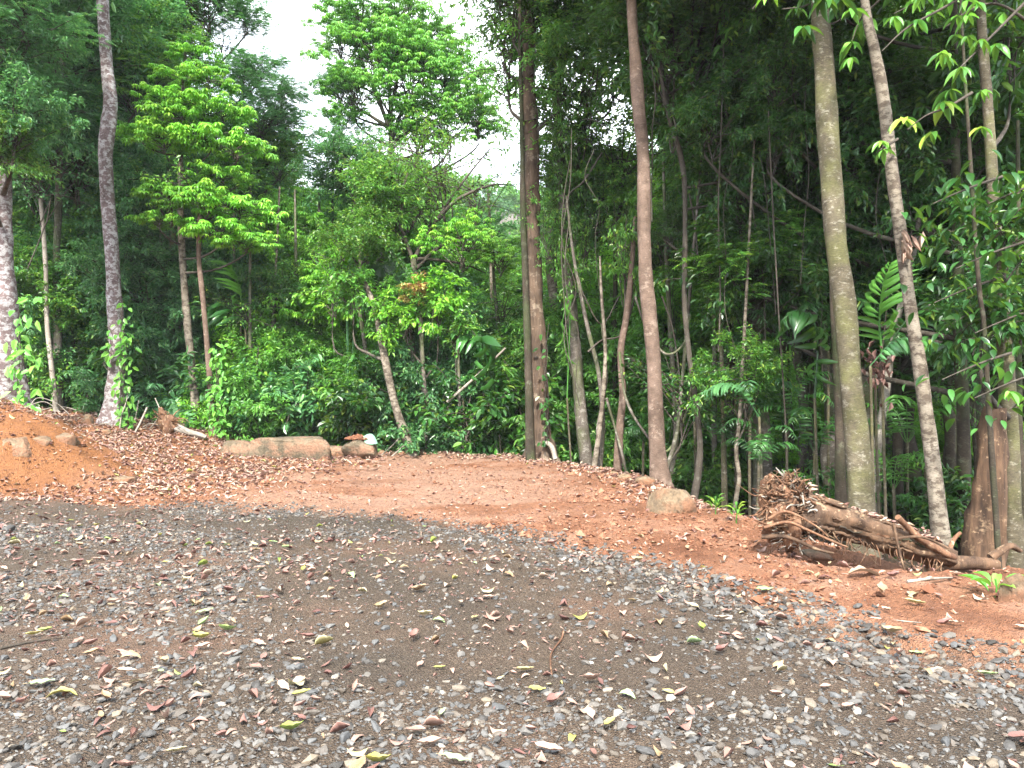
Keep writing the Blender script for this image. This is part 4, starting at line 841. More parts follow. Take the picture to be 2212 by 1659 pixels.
for px, py, Y, sc, mt in [(60, 780, 18.5, .9, 'blue'), (350, 910, 18, .8, 'blue'), (190, 850, 19, .9, 'blue'), (490, 690, 19, 1.1, 'blue'), (560, 830, 19.5, .9, 'mid'), (640, 900, 18.4, .7, 'mid'), (470, 860, 19, .7, 'dark'), (730, 880, 19, .8, 'mid'),
        (960, 880, 18, .8, 'dark'), (1060, 880, 17.5, .8, 'dark'), (1110, 950, 17, .7, 'mid'), (300, 860, 19, .9, 'dark'), (1230, 900, 17.5, .7, 'mid'), (1390, 960, 14.5, .6, 'dark'), (1500, 900, 14, .8, 'dark'), (1560, 960, 13, .7, 'dark'), (1620, 900, 12.2, .8, 'blue'), (1700, 930, 12.6, .8, 'dark'), (1760, 980, 12, .8, 'dark'),
        (1960, 960, 12.5, .9, 'mid'), (2000, 880, 13, .9, 'dark'), (1900, 820, 12.8, 1.0, 'dark'), (2080, 820, 12.5, .9, 'dark'), (1590, 790, 13.4, .9, 'dark'), (1790, 760, 12.7, 1.0, 'dark'), (1640, 1010, 11, .6, 'dark'), (1930, 1060, 11.5, .7, 'mid'), (2160, 760, 12, 1.0, 'dark'), (1420, 820, 15, .9, 'mid')]:
    fern(px, py, Y, sc, mt)
def pxfrond(name, label, pts, Y, lf, k, w, dr, mat, cat='palm frond', dy=0, stemto=None):
    P = [at(px, py, Y + dy * i) for i, (px, py) in enumerate(pts)]; o = np.array([P[0][0], P[0][1], float(H(P[0][0], P[0][1]))])
    root = thing(name, label, cat, o); g = G(); frond(g, np.array(P) - o, lf, k, w, dr, .6, r=np.random.default_rng(len(label))); link('frond', g.mesh('frond', LM[mat]), root)
    g = G(); b = P[0] - o; tube(g, cat_rom([(b[0] * .5 + .1, 0.05, -.15), (b[0] + .04, .02, b[2] * .5), b], 10), .02, 6, 0, .5); link('stem', g.mesh('stem', BM['olive']), root); return root
pxfrond('tall_palm', 'bright green backlit palm frond between the two big right hand trunks', [(1905, 765), (1900, 690), (1908, 620), (1925, 570)], 10.6, .62, 13, .15, .12, 'mid', 'palm')
pxfrond('tall_palm', 'grey green arched frond crossing behind the pale mottled trunk', [(1880, 790), (1935, 735), (2000, 735), (2060, 752)], 9.6, .2, 22, .30, .9, 'blue', 'palm', dy=-.1)
pxfrond('tall_palm', 'shaded frond fanning out right of the bright backlit one', [(1890, 800), (1960, 690), (2030, 660), (2090, 680)], 10.9, .5, 14, .17, .4, 'dark', 'palm')
pxfrond('tall_palm', 'dark drooping frond just left of the stout olive trunk', [(1760, 860), (1765, 720), (1730, 670), (1690, 690)], 11, .55, 13, .2, .8, 'dark', 'palm')
pxfrond('tall_palm', 'steel blue frond glinting low in the right hand shade', [(1640, 900), (1600, 845), (1560, 835), (1515, 850)], 11.6, .36, 16, .16, .1, 'blue', 'palm')
pxfrond('tall_palm', 'long palm frond standing up in the left hand foliage', [(520, 700), (520, 640), (505, 590), (480, 570)], 18.6, .8, 16, .13, .2, 'mid', 'palm')
pxfrond('tall_palm', 'dark hanging frond left of the leaf covered saplings', [(530, 710), (490, 660), (470, 665), (440, 690)], 18.4, .8, 12, .2, .8, 'dark', 'palm')
pxfrond('tall_palm', 'dark banana like frond hanging over the fallen pole', [(1075, 870), (1045, 745), (1060, 740), (1085, 790)], 16.8, .75, 9, .3, .9, 'dark', 'palm')
pxfrond('tall_palm', 'broad glossy frond reaching left above the fallen pole', [(1000, 860), (1040, 745), (1015, 725), (980, 715)], 17, .6, 10, .26, .7, 'dark', 'palm')
pxfrond('tall_palm', 'drooping green frond against the lit gap beside the brown grey trunk', [(1225, 860), (1232, 640), (1215, 700), (1222, 770)], 15, .45, 8, .28, 1.2, 'bright', 'palm')
def fanpalm(px, py, Y, rad_, label, mat, tilt=(0, 0)):
    c = at(px, py, Y); o = np.array([c[0], c[1], float(H(c[0], c[1]))]); root = thing('fan_palm', label, 'palm', o)
    for q in range(3):
        g = G(); a0 = q * 2.1; b = c - o + np.array([.25 * cos(a0), .15 * sin(a0), .15 * q]) * rad_
        n = 16; a = np.linspace(-2.2, 2.2, n) - pi / 2 + .2 * q
        D = np.stack([np.cos(a), np.full(n, .3), np.sin(a)], -1)
        place(g, (np.array([[0, 0, 0], [.5, .5, .05], [1, 0, -.12], [.5, -.5, .05]]), np.array([[0, 1, 2, 3]])), np.tile(b, (n, 1)), D, np.tile([0, -1., .2], (n, 1)) + 0, rad_ * np.random.default_rng(q).uniform(.8, 1.05, n), rad_ * .17, np.linspace(.2, .8, n))
        tube(g, cat_rom([(0, 0, -.1), (b[0] * .6, b[1], b[2] * .6), b], 10), .015, 5, 0, .4, cap=False)
        link('fan_leaf', g.mesh('fan_leaf', LM[mat]), root)
fanpalm(838, 590, 18, .62, 'dark fan shaped palm leaves beside the dark straight trunk', 'dark')
fanpalm(755, 590, 18.3, .55, 'bluish fan palm leaf left of the pale leaning trunk', 'blue')
fanpalm(370, 905, 17.6, .5, 'grey green fan palm low behind the small uprooted stump', 'blue')
# ------------------------------------------------------------------ climbing leaves on the left trunks
def climber(key, px, y0, y1, n, side, spread, label, mat, lf=.16, Y=None):
    root, PP, RR = TREES[key]; o = np.array(root.location); Yd = Y or (o[1] - .35); r = np.random.default_rng(n)
    g = G(); b = at(px, y1, Yd); rt = thing('climbing_vine', label, 'vine', b)
    for s in range(4):
        pts = [at(px + side * 6 * s / 4 + r.normal(0, 5), y1 + (y0 - y1) * t, Yd + r.normal(0, .04)) - b for t in np.linspace(0, r.uniform(.6, 1), 7)]
        tube(g, cat_rom(pts, 24), .006, 4, 1, .4, cap=False)
    P = np.array([at(px + r.normal(0, spread) + side * spread * .6, y0 + (y1 - y0) * r.uniform(0, 1) ** .7, Yd + r.normal(0, .10)) - b for _ in range(n)])
    place(g, LEAF, P, np.stack([r.normal(0, .6, n), r.normal(-.4, .4, n), -r.uniform(.3, 1, n)], -1), np.stack([r.normal(0, .4, n), -np.ones(n), r.uniform(.1, .9, n)], -1), lf * r.uniform(.7, 1.3, n), lf * .55, r.uniform(.3, 1, n))
    link('vine_leaves', g.mesh('vine_leaves', [LM[mat], BM['twig']]), rt)
climber('T3', 262, 640, 940, 120, 1, 11, 'bright green leafy vine climbing the foot of the lichen patched tree', 'bright')
climber('T3', 238, 700, 800, 14, -1, 5, 'few light leaves on the left flank of the lichen patched tree', 'bright')
climber('T1', 40, 620, 880, 60, 1, 16, 'large leaved vine hanging on the buttressed trunk at the left edge', 'bright', .22, 14.4)
climber('T5', 468, 740, 940, 130, 1, 10, 'leafy creeper wrapping the foot of the slim reddish trunk', 'bright', .15, 17.2)
climber('C8', 1180, 700, 960, 34, 0, 8, 'dark leaved creeper on the face of the big grooved trunk', 'dark', .13, 15.0)
climber('C1', 820, 820, 960, 160, 0, 60, 'tangle of creeper leaves beyond the boulders', 'mid', .14, 17.8)
climber('S4', 560, 740, 950, 120, 0, 12, 'creeper covered sapling left of the boulders', 'mid', .14, 18)
climber('S6', 640, 720, 940, 110, 0, 14, 'leafy creeper column behind the flat boulder', 'mid', .14, 18.6)
# ------------------------------------------------------------------ lianas
LIA = [([(1565, -20), (1563, 120), (1557, 300), (1552, 450), (1556, 640), (1552, 760)], 12, 3, 'thin straight liana hanging from the top right of centre'),
 ([(1660, 240), (1668, 420), (1680, 640), (1695, 880), (1702, 1040)], 11.5, 3.5, 'thin brown liana hanging left of the stout olive trunk'),
 ([(1432, 225), (1450, 240), (1462, 290), (1452, 330), (1444, 290)], 12.2, 4, 'pale looping liana high beside the reddish trunk'),
 ([(1420, 215), (1440, 235), (1470, 330), (1500, 480), (1510, 600)], 12.6, 3.5, 'drooping liana strand right of the reddish trunk, upper'),
 ([(1338, 640), (1300, 700), (1262, 640), (1250, 600)], 14.2, 3, 'liana arching between the brown grey trunk and the tangle'),
 ([(1270, 760), (1300, 735), (1345, 720), (1372, 640)], 14, 4, 'pale liana bridging the twisted stems at mid height'),
 ([(1372, 640), (1400, 720), (1440, 765), (1478, 740), (1490, 680)], 12.9, 5, 'liana loop passing behind the reddish trunk at mid height'),
 ([(1338, 760), (1352, 860), (1390, 930), (1440, 975), (1480, 900), (1495, 830)], 13.2, 6, 'thick dark liana swinging low behind the reddish trunk'),
 ([(1310, 860), (1330, 930), (1345, 985), (1352, 1020)], 13.6, 6, 'short dark liana hooked at the base of the tangle'),
 ([(1430, 640), (1455, 720), (1470, 860), (1452, 980)], 13.2, 4, 'liana hanging straight between reddish trunk and looped stem'),
 ([(1480, 240), (1510, 160), (1600, 60), (1640, 0)], 13, 9, 'dark crooked branch like liana rising to the upper right'),
 ([(1300, 700), (1310, 820), (1290, 930), (1300, 1010)], 14.1, 5, 'wavy liana down the left of the vine tangle'),
 ([(1600, 0), (1604, 200), (1622, 420), (1648, 600), (1655, 800)], 12.4, 3, 'long thin liana between the straight one and the brown one'),
 ([(1730, 520), (1650, 420), (1600, 330), (1590, 270)], 13, 4, 'thin bent bough liana crossing towards the stout trunk'),
 ([(1378, 300), (1395, 200), (1410, 90), (1440, -10)], 12.8, 3, 'liana close to the right side of the reddish trunk top'),
 ([(1215, 470), (1230, 420), (1262, 390), (1300, 330)], 15, 4, 'curved pale branch vine left of the reddish trunk'),
 ([(700, 620), (740, 600), (780, 640), (790, 700)], 17.5, 2.5, 'thin curved vine by the pale leaning trunk'),
 ([(60, 580), (100, 480), (110, 430)], 17.6, 3, 'thin crooked vine at the left between trunks')]
for pts, Y, w, lab in LIA:
    P = np.array([at(px, py, Y + .12 * sin(i * 2.1)) for i, (px, py) in enumerate(pts)]); o = P[-1]
    g = G(); tube(g, cat_rom(P - o, 10 * len(pts)), w / 2 / FPX * Y, 7, 0, .5, bump=.25)
    ob = link('liana', g.mesh('liana', BM['twig'] if w < 5 else BM['grey']), None, o, label=lab, category='liana', group='lianas hanging in the right half')
rr = random.Random(77); LB = 'hair thin hanging vine'
for i in range(34):
    px = rr.uniform(1200, 2150); y0 = rr.uniform(-50, 500); y1 = y0 + rr.uniform(250, 620); Y = rr.uniform(11.5, 15); y1 = min(y1, 1020)
    P = np.array([at(px + rr.uniform(-16, 16) + 14 * (k / 5), y0 + (y1 - y0) * k / 5, Y) for k in range(6)]); o = P[0].copy()
    g = G(); tube(g, cat_rom(P - o, 26), rr.uniform(.004, .010), 5, 0, .5, bump=.2); link('hanging_vine', g.mesh('hanging_vine', BM['twig']), None, o, label=LB + ' ' + zone(px + 14), category='vine', group='thin hanging vines')
# fallen pole
P = np.array([at(1092, 752, 16.6), at(1030, 812, 16.7), at(966, 868, 16.9)]); o = P[-1].copy(); g = G(); tube(g, cat_rom(P - o, 20), np.linspace(.022, .035, 20), 8, 0, .5, bump=.15)
link('leaning_pole', g.mesh('leaning_pole', BM['white']), None, o, label='pale dead pole leaning diagonally in the undergrowth left of the big grooved trunk', category='dead branch')
# crooked pale root hugging the big grooved trunk foot
P = np.array([at(1178, 955, 15.1), at(1192, 965, 14.9), at(1200, 992, 14.8)]); o = P[-1].copy(); g = G(); tube(g, cat_rom(P - o, 12), .045, 8, 0, .5, bump=.2)
link('root', g.mesh('root', BM['white']), None, o, label='pale arched root at the foot of the big grooved trunk', category='root')
# scraps on the pale mottled trunk
g = G(); b = at(1952, 535, 8.93); r = np.random.default_rng(4); n = 11
place(g, LT[1], r.normal(0, .05, (n, 3)) * [1, .5, 1] + [0, -.05, 0], np.stack([r.normal(0, .4, n), r.normal(-.3, .2, n), -np.ones(n)], -1), np.stack([r.normal(0, .5, n), -np.ones(n), np.zeros(n)], -1), r.uniform(.12, .32, n), r.uniform(.04, .08, n), r.uniform(.5, .7, n), 0, True)
link('dead_leaf_cluster', g.mesh('dead_leaf_cluster', FALLM), None, b, label='bunch of dry tan leaves caught on the pale mottled trunk', category='dead leaves')
# brown seed cluster under the bright frond
g = G(); b = at(1895, 800, 10.5); n = 60
place(g, LT[3], r.normal(0, .11, (n, 3)) * [.8, .6, 1.5], np.stack([r.normal(0, .6, n), r.normal(0, .5, n), -np.ones(n)], -1), r.normal(0, 1, (n, 3)), r.uniform(.06, .16, n), .04, r.uniform(0, .35, n), 0, True)
link('dry_cluster', g.mesh('dry_cluster', FALLM), None, b, label='dark dry hanging leaf cluster below the bright backlit frond', category='dead leaves')
# ------------------------------------------------------------------ hanging branches with large leaves, upper right
def bigbranch(label, pts, Y, n, ls, mat, seed, spread=.25, asp=.30):
    r = np.random.default_rng(seed); P = np.array([at(px, py, Y + dy) for px, py, dy in pts]); o = P[0].copy(); root = thing('overhanging_branch', label, 'branch', o)
    Q = cat_rom(P - o, 40); g = G(); tube(g, Q, np.linspace(.018, .005, 40), 7, 0, .5, bump=.1); link('stem', g.mesh('stem', BM['twig']), root)
    V, F = leafgrid(7, -.25, .25, .015, seed); V = V + [.5, 0, 0]; ms = []
    for k in range(5):
        g = G(); g.add(V * [1, asp * 1.9 * .5 * (1 + .1 * k), 1], F, 0, r.uniform(.1, 1)); ms.append(g.mesh('leaf', LM[mat]))
    from mathutils import Matrix, Vector
    per = 7 if asp < .4 else 1; nc = max(1, n // per)
    for c in range(nc):
        p0 = Q[int(39 * (c + .6) / nc)] + r.normal(0, spread, 3) * [1, .8, .5 if per > 1 else .8]; a0 = r.uniform(0, 6.28)
        for q in range(per):
            if per > 1 and r.random() < .18: continue
            a = a0 + q * 2 * pi / per; d = norm(np.array([cos(a) * .75, sin(a) * .75, -r.uniform(.45, 1.2)])); nn = norm(np.array([0, 0, 1.]) + r.normal(0, .25, 3))
            y = norm(np.cross(nn, d)); z = np.cross(d, y); s = ls * r.uniform(.55, 1.2)
            ob = link('leaf', ms[r.integers(0, 5)], root); M = Matrix((d * s, y * s, z * s)).transposed().to_4x4(); M.translation = Vector(p0); ob.matrix_local = M
bigbranch('overhanging branch of large yellow green leaves at the upper right', [(2160, -60, 0), (2050, 10, 0), (1960, 60, -.1), (1905, 110, -.2)], 7.8, 56, .19, 'bright', 1)
bigbranch('overhanging spray of large leaves at the top right corner', [(2260, -40, 0), (2180, 40, 0), (2110, 110, -.1), (2060, 160, -.2)], 7.2, 49, .18, 'mid', 2)
bigbranch('dark large leaves hanging over the top of the stout olive trunk', [(1840, -90, 0), (1790, -30, 0), (1745, 10, -.1), (1690, 20, -.2)], 8.4, 42, .25, 'dark', 3)
bigbranch('lit leaves hanging at the top edge left of the stout olive trunk', [(1690, -90, 0), (1660, -40, 0), (1640, 0, 0), (1625, 20, 0)], 8.6, 14, .22, 'lime', 4, .12)
bigbranch('green leaf spray between the two big right hand trunks near the top', [(1960, -60, 0), (1900, 0, .2), (1860, 40, .2), (1840, 90, .2)], 8.9, 28, .26, 'bright', 5, .18)
bigbranch('olive leaf spray right of the pale mottled trunk, below the top corner', [(2100, 200, 0), (2050, 230, 0), (2000, 250, -.1), (1960, 280, -.2)], 8.2, 35, .24, 'mid', 6)
bigbranch('small tuft of pale leaves close left of the pale mottled trunk', [(1940, 300, 0), (1915, 315, 0), (1900, 325, 0), (1895, 330, 0)], 8.8, 14, .20, 'mid', 7, .08)
bigbranch('bright leaves along the top edge right of the pale mottled trunk', [(2080, -80, 0), (2020, -20, 0), (1970, 10, 0), (1930, 30, 0)], 8.2, 56, .18, 'bright', 31, .28)
bigbranch('green leaves filling the top edge near the right corner', [(2240, 60, 0), (2160, 10, 0), (2100, 20, 0), (2040, 60, 0)], 7.9, 63, .17, 'mid', 32, .3)
bigbranch('row of shaded leaves just under the top edge left of the pale trunk', [(1880, 60, .4), (1840, 30, .4), (1800, 50, .4), (1740, 60, .4)], 9.2, 42, .22, 'mid', 33, .25)
bigbranch('bright fresh green leaves low at the right edge', [(2240, 860, 0), (2215, 865, 0), (2195, 875, 0), (2180, 885, 0)], 6.0, 14, .17, 'bright', 8, .10)
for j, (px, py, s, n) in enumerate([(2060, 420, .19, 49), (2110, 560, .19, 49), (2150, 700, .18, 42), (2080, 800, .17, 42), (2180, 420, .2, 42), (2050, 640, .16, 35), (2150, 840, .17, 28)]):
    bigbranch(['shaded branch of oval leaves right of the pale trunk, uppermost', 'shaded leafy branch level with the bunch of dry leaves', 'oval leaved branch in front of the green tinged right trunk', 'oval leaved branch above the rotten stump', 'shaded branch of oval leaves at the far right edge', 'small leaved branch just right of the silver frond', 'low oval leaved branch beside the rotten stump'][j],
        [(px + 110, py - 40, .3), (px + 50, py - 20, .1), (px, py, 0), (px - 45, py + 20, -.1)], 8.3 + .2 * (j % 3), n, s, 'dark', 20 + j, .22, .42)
# seedlings at the right edge
def seedling(px, py, h, label, mat, n=9, ls=.13, sp=.5, dy=0):
    p = hit(px, py, 1.5, 12); r = np.random.default_rng(int(px)); root = thing('seedling', label, 'plant', p)
    for q in range(n):
        a = q * 2.4; t = .35 + .65 * q / n; g = G(); V, F = leafgrid(6, -.5, .3, .01, q)
        d = norm(np.array([cos(a), sin(a), r.uniform(.1, .7)])); y = norm(np.cross([0, 0, 1.], d)); z = np.cross(d, y); V = (V + [.5, 0, 0]) * [1, .42, 1] * ls * r.uniform(.8, 1.2)
        g.add(V[:, :1] * d + V[:, 1:2] * y + V[:, 2:] * z + np.array([cos(a) * .03, sin(a) * .03, h * t]), F, 0, r.uniform(.3, 1)); link('leaf', g.mesh('leaf', LM[mat]), root)
    g = G(); tube(g, [(0, 0, -.03), (.01, 0, h * .5), (0, 0, h)], .006, 6, 0, .5); link('stem', g.mesh('stem', LM[mat]), root)
seedling(2196, 1225, .34, 'fresh green seedling at the right edge above the red soil', 'lime', 14, .12)
seedling(2150, 1290, .12, 'low green sprout with blade like leaves at the right edge of the soil', 'bright', 7, .18)
for px, py, lab in [(1545, 1110, 'small sprig of leaves between the tan boulder and the uprooted log'), (500, 957, 'low leafy sprout left of the flat boulder'), (1085, 955, 'short broad leaved sprout at the clearing rim'), (690, 945, 'yellow green sprout behind the flat boulder'), (300, 925, 'bright low plant at the foot of the lichen patched tree'), (220, 895, 'grassy sprout on the crest of the soil bank'), (1590, 1130, 'small weed in front of the root plate')]:
    seedling(px, py, .2, lab, 'mid', 14, .09)
# ------------------------------------------------------------------ boulders
def boulder(label, px, py, w, h, Y=None, seed=0, mat=None, depth=.7, box=.25, sink=.45, name='boulder', dz=0, rz=0, cuts=13):
    p = hit(px, py) if Y is None else np.array([(px - 1106) / FPX * Y, Y, float(H((px - 1106) / FPX * Y, Y))])
    s = p[1] / FPX; V, F = ICO4 if w > 60 else ICO3; V = V.copy()
    q = np.sign(V) * np.abs(V) ** (1 - box); q /= np.abs(q).max(0)
    V = q * .75 + V * .25
    V *= 1 + .09 * fbm(V[:, 0] * 1.7 + seed, V[:, 1] * 1.7 + V[:, 2] * 1.3 + seed * 2, seed, 4)[:, None]
    V += norm(V) * .05 * fbm(V[:, 0] * 2 + V[:, 2] + seed, V[:, 1] * 2 - V[:, 2] * 3, seed + 9, 4)[:, None]
    rr_ = np.random.default_rng(seed + 50)
    for c_ in range(cuts):
        n_ = norm(rr_.normal(size=3) * [1, 1, .9]); pr = V @ n_; V = V - n_ * np.clip(pr - rr_.uniform(.66, .86) * pr.max(), 0, None)[:, None]
    V += norm(V) * .02 * fbm(V[:, 0] * 6 + V[:, 2] * 4, V[:, 1] * 6 - V[:, 2] * 5, seed + 19, 3)[:, None]
    V /= np.abs(V).max(0)
    W_ = w * s; H_ = h * s * (1 + sink)
    V = V * np.array([W_ / 2, W_ / 2 * depth, H_ / 2])
    g = G(); g.add(V, F, 0, .5, True)
    o = link(name, g.mesh(name, mat or ROCK), None, (p[0], p[1] + W_ / 2 * depth * .6, p[2] + H_ / 2 - h * s * sink + dz), label=label, category='boulder' if w > 45 else 'rock'); o.rotation_euler[2] = rz
    return o
boulder('long flat topped tan boulder with pale streaks at the back of the clearing', 620, 990, 196, 46, seed=1, box=.75, depth=.4, cuts=5)
boulder('tan boulder half hidden behind the left end of the flat topped one', 504, 984, 74, 32, seed=2, box=.7, depth=.6, cuts=5)
boulder('lower olive block of rock joined to the right of the flat topped boulder', 712, 986, 90, 22, seed=3, box=.6, depth=.5, cuts=6)
boulder('rounded boulder with red soil on top and a pale green leaf on it', 778, 988, 88, 40, seed=4, box=.2, depth=.7)
boulder('small pale rock wedged left of the soil topped boulder', 735, 986, 34, 20, seed=5, box=.4, mat=ROCKY)
boulder('small tan rock between the flat boulder and the soil topped boulder', 716, 988, 26, 14, seed=6, mat=ROCKY)
boulder('tan boulder with reddish face on the right rim of the clearing', 1456, 1104, 112, 50, seed=7, box=.1, depth=.9, rz=.3, cuts=8, sink=1.0, mat=ROCKY)
boulder('pale yellowish rock beside the foot of the reddish trunk', 1392, 1048, 50, 20, seed=8, mat=ROCKY, box=.5)
boulder('small tan rock left of the reddish trunk foot', 1352, 1038, 34, 14, seed=9, mat=ROCKY)
boulder('low stone on the rim between grooved and reddish trunks', 1325, 1028, 26, 10, seed=10, mat=ROCKY)
boulder('yellow rock sticking out of the bank at the left edge', 20, 968, 84, 22, seed=11, mat=ROCKY, box=.6, cuts=16, depth=1.1, sink=2.2)
boulder('yellow rock set in the bank beside the leftmost one', 82, 952, 44, 10, seed=12, mat=ROCKY, box=.3, sink=2.2)
boulder('pale rock on the bank above the red slope', 130, 948, 62, 17, seed=13, mat=ROCKY, box=.5, cuts=16, depth=1.1, sink=2.2)
boulder('tilted pale rock near the crest of the bank', 186, 918, 28, 24, seed=14, mat=ROCKY, box=.5)
boulder('small pale stone at the right end of the bank rocks', 222, 938, 30, 9, seed=15, mat=ROCKY)
boulder('flat pale stone at the toe of the red bank', 262, 1040, 70, 9, seed=16, mat=ROCKY, box=.4, sink=1.8)
boulder('pale flat stone lying in litter at the foot of the lichen patched tree', 275, 915, 38, 14, seed=17, mat=ROCKY)
boulder('orange brown chunk of rock at the right edge of the clearing', 2196, 1300, 60, 60, seed=18, mat=ROCKY, box=.5, depth=.6)
boulder('flat wedge shaped stone in the soil in front of the uprooted log', 1768, 1210, 76, 18, seed=19, mat=ROCK, box=.5, rz=-.3)
for k, (px, py) in enumerate([(825, 982), (850, 984), (868, 982)]): boulder(['little pale rock right of the soil topped boulder', 'middle pale rock near the pale leaning trunk foot', 'pale rock touching the foot of the pale leaning trunk'][k], px, py, 20, 9, seed=20 + k, mat=ROCKY)
# soil cap and green leaf on the rounded boulder
p = hit(778, 988); top = p[2] + 40 / FPX * p[1]
g = G(); r = np.random.default_rng(8); a = r.uniform(0, 6.28, 500); q = r.uniform(0, 1, 500) ** .6
rocks(g, OCT, p[0] - .08 + .28 * q * np.cos(a), p[1] + .2 + .2 * q * np.sin(a), r.uniform(.02, .07, 500), r.uniform(0, .6, 500), r, .8, .2, zoff=top - .03 + .08 * (1 - q))
link('soil_heap', g.mesh('soil_heap', CLOD), None, None, label='heap of crumbled red soil on top of the rounded boulder', category='soil', kind='stuff')
V, F = leafgrid(8, -.3, .25, .01, 3); MINT = tintmat('mint_leaf', [(0, (.16, .36, .24)), (1, (.24, .45, .32))], .5, .4, 20, .2)
g = G(); g.add(V * [.32, .26, .4], F, 0, .5); o = link('large_leaf', g.mesh('large_leaf', MINT), None, at(800, 950, p[1] + .1), label='pale mint green leaf leaning on the soil topped boulder', category='leaf'); o.rotation_euler = (rad(70), rad(25), 0)
# ------------------------------------------------------------------ uprooted log on the right
def wood(g, pts, Y, w0, w1, mat=0, sides=8, bump=.2, rough=.1, dys=None, o=None, seed=0, n=None):
    P = np.array([at(px, py, Y + (dys[i] if dys else 0)) for i, (px, py) in enumerate(pts)]) - o; n = n or 8 * len(pts)
    tube(g, cat_rom(P, n), np.linspace(w0, w1, n) / 2 / FPX * Y, sides, mat, .5, bump=bump, rough=rough, seed=seed)
YL = 6.9
o = at(1850, 1200, YL); o[2] = float(H(o[0], o[1])); log = thing('uprooted_log', 'uprooted rotting tree trunk with torn root plate lying at the right of the clearing', 'log', o)
ctr = [at(1700, 1100, YL - .1), at(1755, 1110, YL - .05), at(1850, 1140, YL), at(1950, 1168, YL), at(2060, 1206, YL - .05)]
g = G(); P = np.array(ctr) - o; PP = cat_rom(P, 70); RR = np.interp(np.linspace(0, 1, 70), [0, .12, .3, .6, .85, 1], [60, 54, 38, 34, 30, 18]) / FPX * YL
tube(g, PP, RR, 36, 0, .5, bump=.3, rough=.2, seed=3); link('trunk', g.mesh('trunk', BM['rotten']), log)
# root plate: irregular mass of soil and torn wood
g = G(); V, F = ICO4; V = V.copy()
V *= 1 + .34 * fbm(V[:, 0] * 1.9 + 3, V[:, 1] * 1.5 + V[:, 2] * 2.1, 7, 5)[:, None]
V = V * np.array([.20, .22, .29]); V[:, 0] += -.12 * V[:, 2]; V += V * .12 * fbm(V[:, 0] * 14, V[:, 2] * 14 + V[:, 1] * 9, 5, 3)[:, None]
g.add(V + (at(1700, 1108, YL - .12) - o), F, 0, .4); link('root_plate', g.mesh('root_plate', BM['root']), log)
r = np.random.default_rng(12)
rootpts = []
c0 = at(1705, 1095, YL - .1) - o
for k in range(90):                                 # splintered roots fanning to the upper left
    a = r.uniform(1.0, 4.4); el = r.uniform(-.5, .9); L_ = r.uniform(.06, .20)
    d = norm(np.array([cos(a) * .9 - .25, r.uniform(-.9, .25), sin(a) * .55 + .1]))
    s = c0 + d * r.uniform(.14, .24) * np.array([1, 1, 1.2]) + np.array([.02, 0, r.uniform(-.16, .14)])
    Pk = np.array([s, s + d * L_ * .5 + r.normal(0, .02, 3), s + d * L_ + r.normal(0, .05, 3)])
    if Pk[-1][2] > c0[2] + .30: continue
    g = G(); w = r.uniform(.006, .022); tube(g, cat_rom(Pk, 9), np.linspace(w, w * .3, 9), 6, 0, .5, bump=.3, rough=.2, seed=k); link('root', g.mesh('root', BM['root']), log)
for k in range(230):                                # shredded, layered fibres covering the plate
    n_ = norm(r.normal(size=3) * [1, 1, 1]); n_[1] = -abs(n_[1]); s = at(1702, 1102, YL - .12) - o + n_ * [.20, .22, .30] * r.uniform(.9, 1.1) + [-.10 * n_[2] * .3, 0, 0]
    d = norm(np.array([-.8 + r.normal(0, .45), -.25 + r.normal(0, .3), r.normal(.05, .28)]) + n_ * .35); L_ = r.uniform(.04, .13)
    g = G(); Pk = np.array([s - d * .05, s + d * L_ * .5 + r.normal(0, .008, 3), s + d * L_]); tube(g, cat_rom(Pk, 5), np.linspace(1, .35, 5) * r.uniform(.004, .013), 5, 0, .5, rough=.3, seed=k); link('fibre', g.mesh('fibre', BM[['root', 'rotten', 'root', 'white'][k % 4 if k % 8 else 0]]), log)
for k in range(60):                                 # shredded splinters crowning the top
    s = at(r.uniform(1655, 1735), r.uniform(1035, 1070), YL - .2 + r.normal(0, .1)) - o
    d = norm(np.array([r.normal(-.3, .7), r.normal(-.3, .3), r.uniform(-.1, .9)])); L_ = r.uniform(.04, .13)
    g = G(); Pk = np.array([s - d * .04, s + d * L_ * .5 + r.normal(0, .012, 3), s + d * L_]); tube(g, cat_rom(Pk, 7), np.linspace(.011, .003, 7) * r.uniform(.6, 1.6), 5, 0, .5, rough=.2, seed=k); link('splinter', g.mesh('splinter', BM['root'] if r.random() < .7 else BM['rotten']), log)
def piece(name, pts, w0, w1, bark, dys, sd):
    g = G(); wood(g, pts, YL, w0, w1, dys=dys, o=o, seed=sd, sides=10); link(name, g.mesh(name, BM[bark]), log)
piece('root', [(1650, 1140), (1700, 1128), (1745, 1145), (1800, 1170), (1830, 1182)], 7, 4, 'root', [-.42, -.45, -.45, -.42, -.38], 2)
piece('root', [(1645, 1160), (1700, 1160), (1760, 1185), (1800, 1195)], 10, 5, 'rotten', [-.35, -.4, -.4, -.38], 3)
piece('root', [(1660, 1120), (1700, 1105), (1760, 1135), (1790, 1160)], 6, 3, 'root', [-.4, -.44, -.46, -.42], 4)
piece('broken_limb', [(1940, 1117), (1962, 1140), (1990, 1165), (2040, 1195), (2060, 1205)], 13, 16, 'root', [-.25, -.2, -.2, -.15, -.1], 5)
piece('root', [(1930, 1130), (1945, 1200), (1960, 1250)], 7, 4, 'rotten', [-.4, -.42, -.42], 6)
piece('root', [(1925, 1165), (1990, 1160), (2050, 1185)], 6, 4, 'rotten', [-.35, -.35, -.3], 7)
piece('broken_limb', [(2150, 1222), (2100, 1216), (2040, 1218), (2010, 1228)], 30, 34, 'rotten', [.1, .05, 0, -.05], 8)
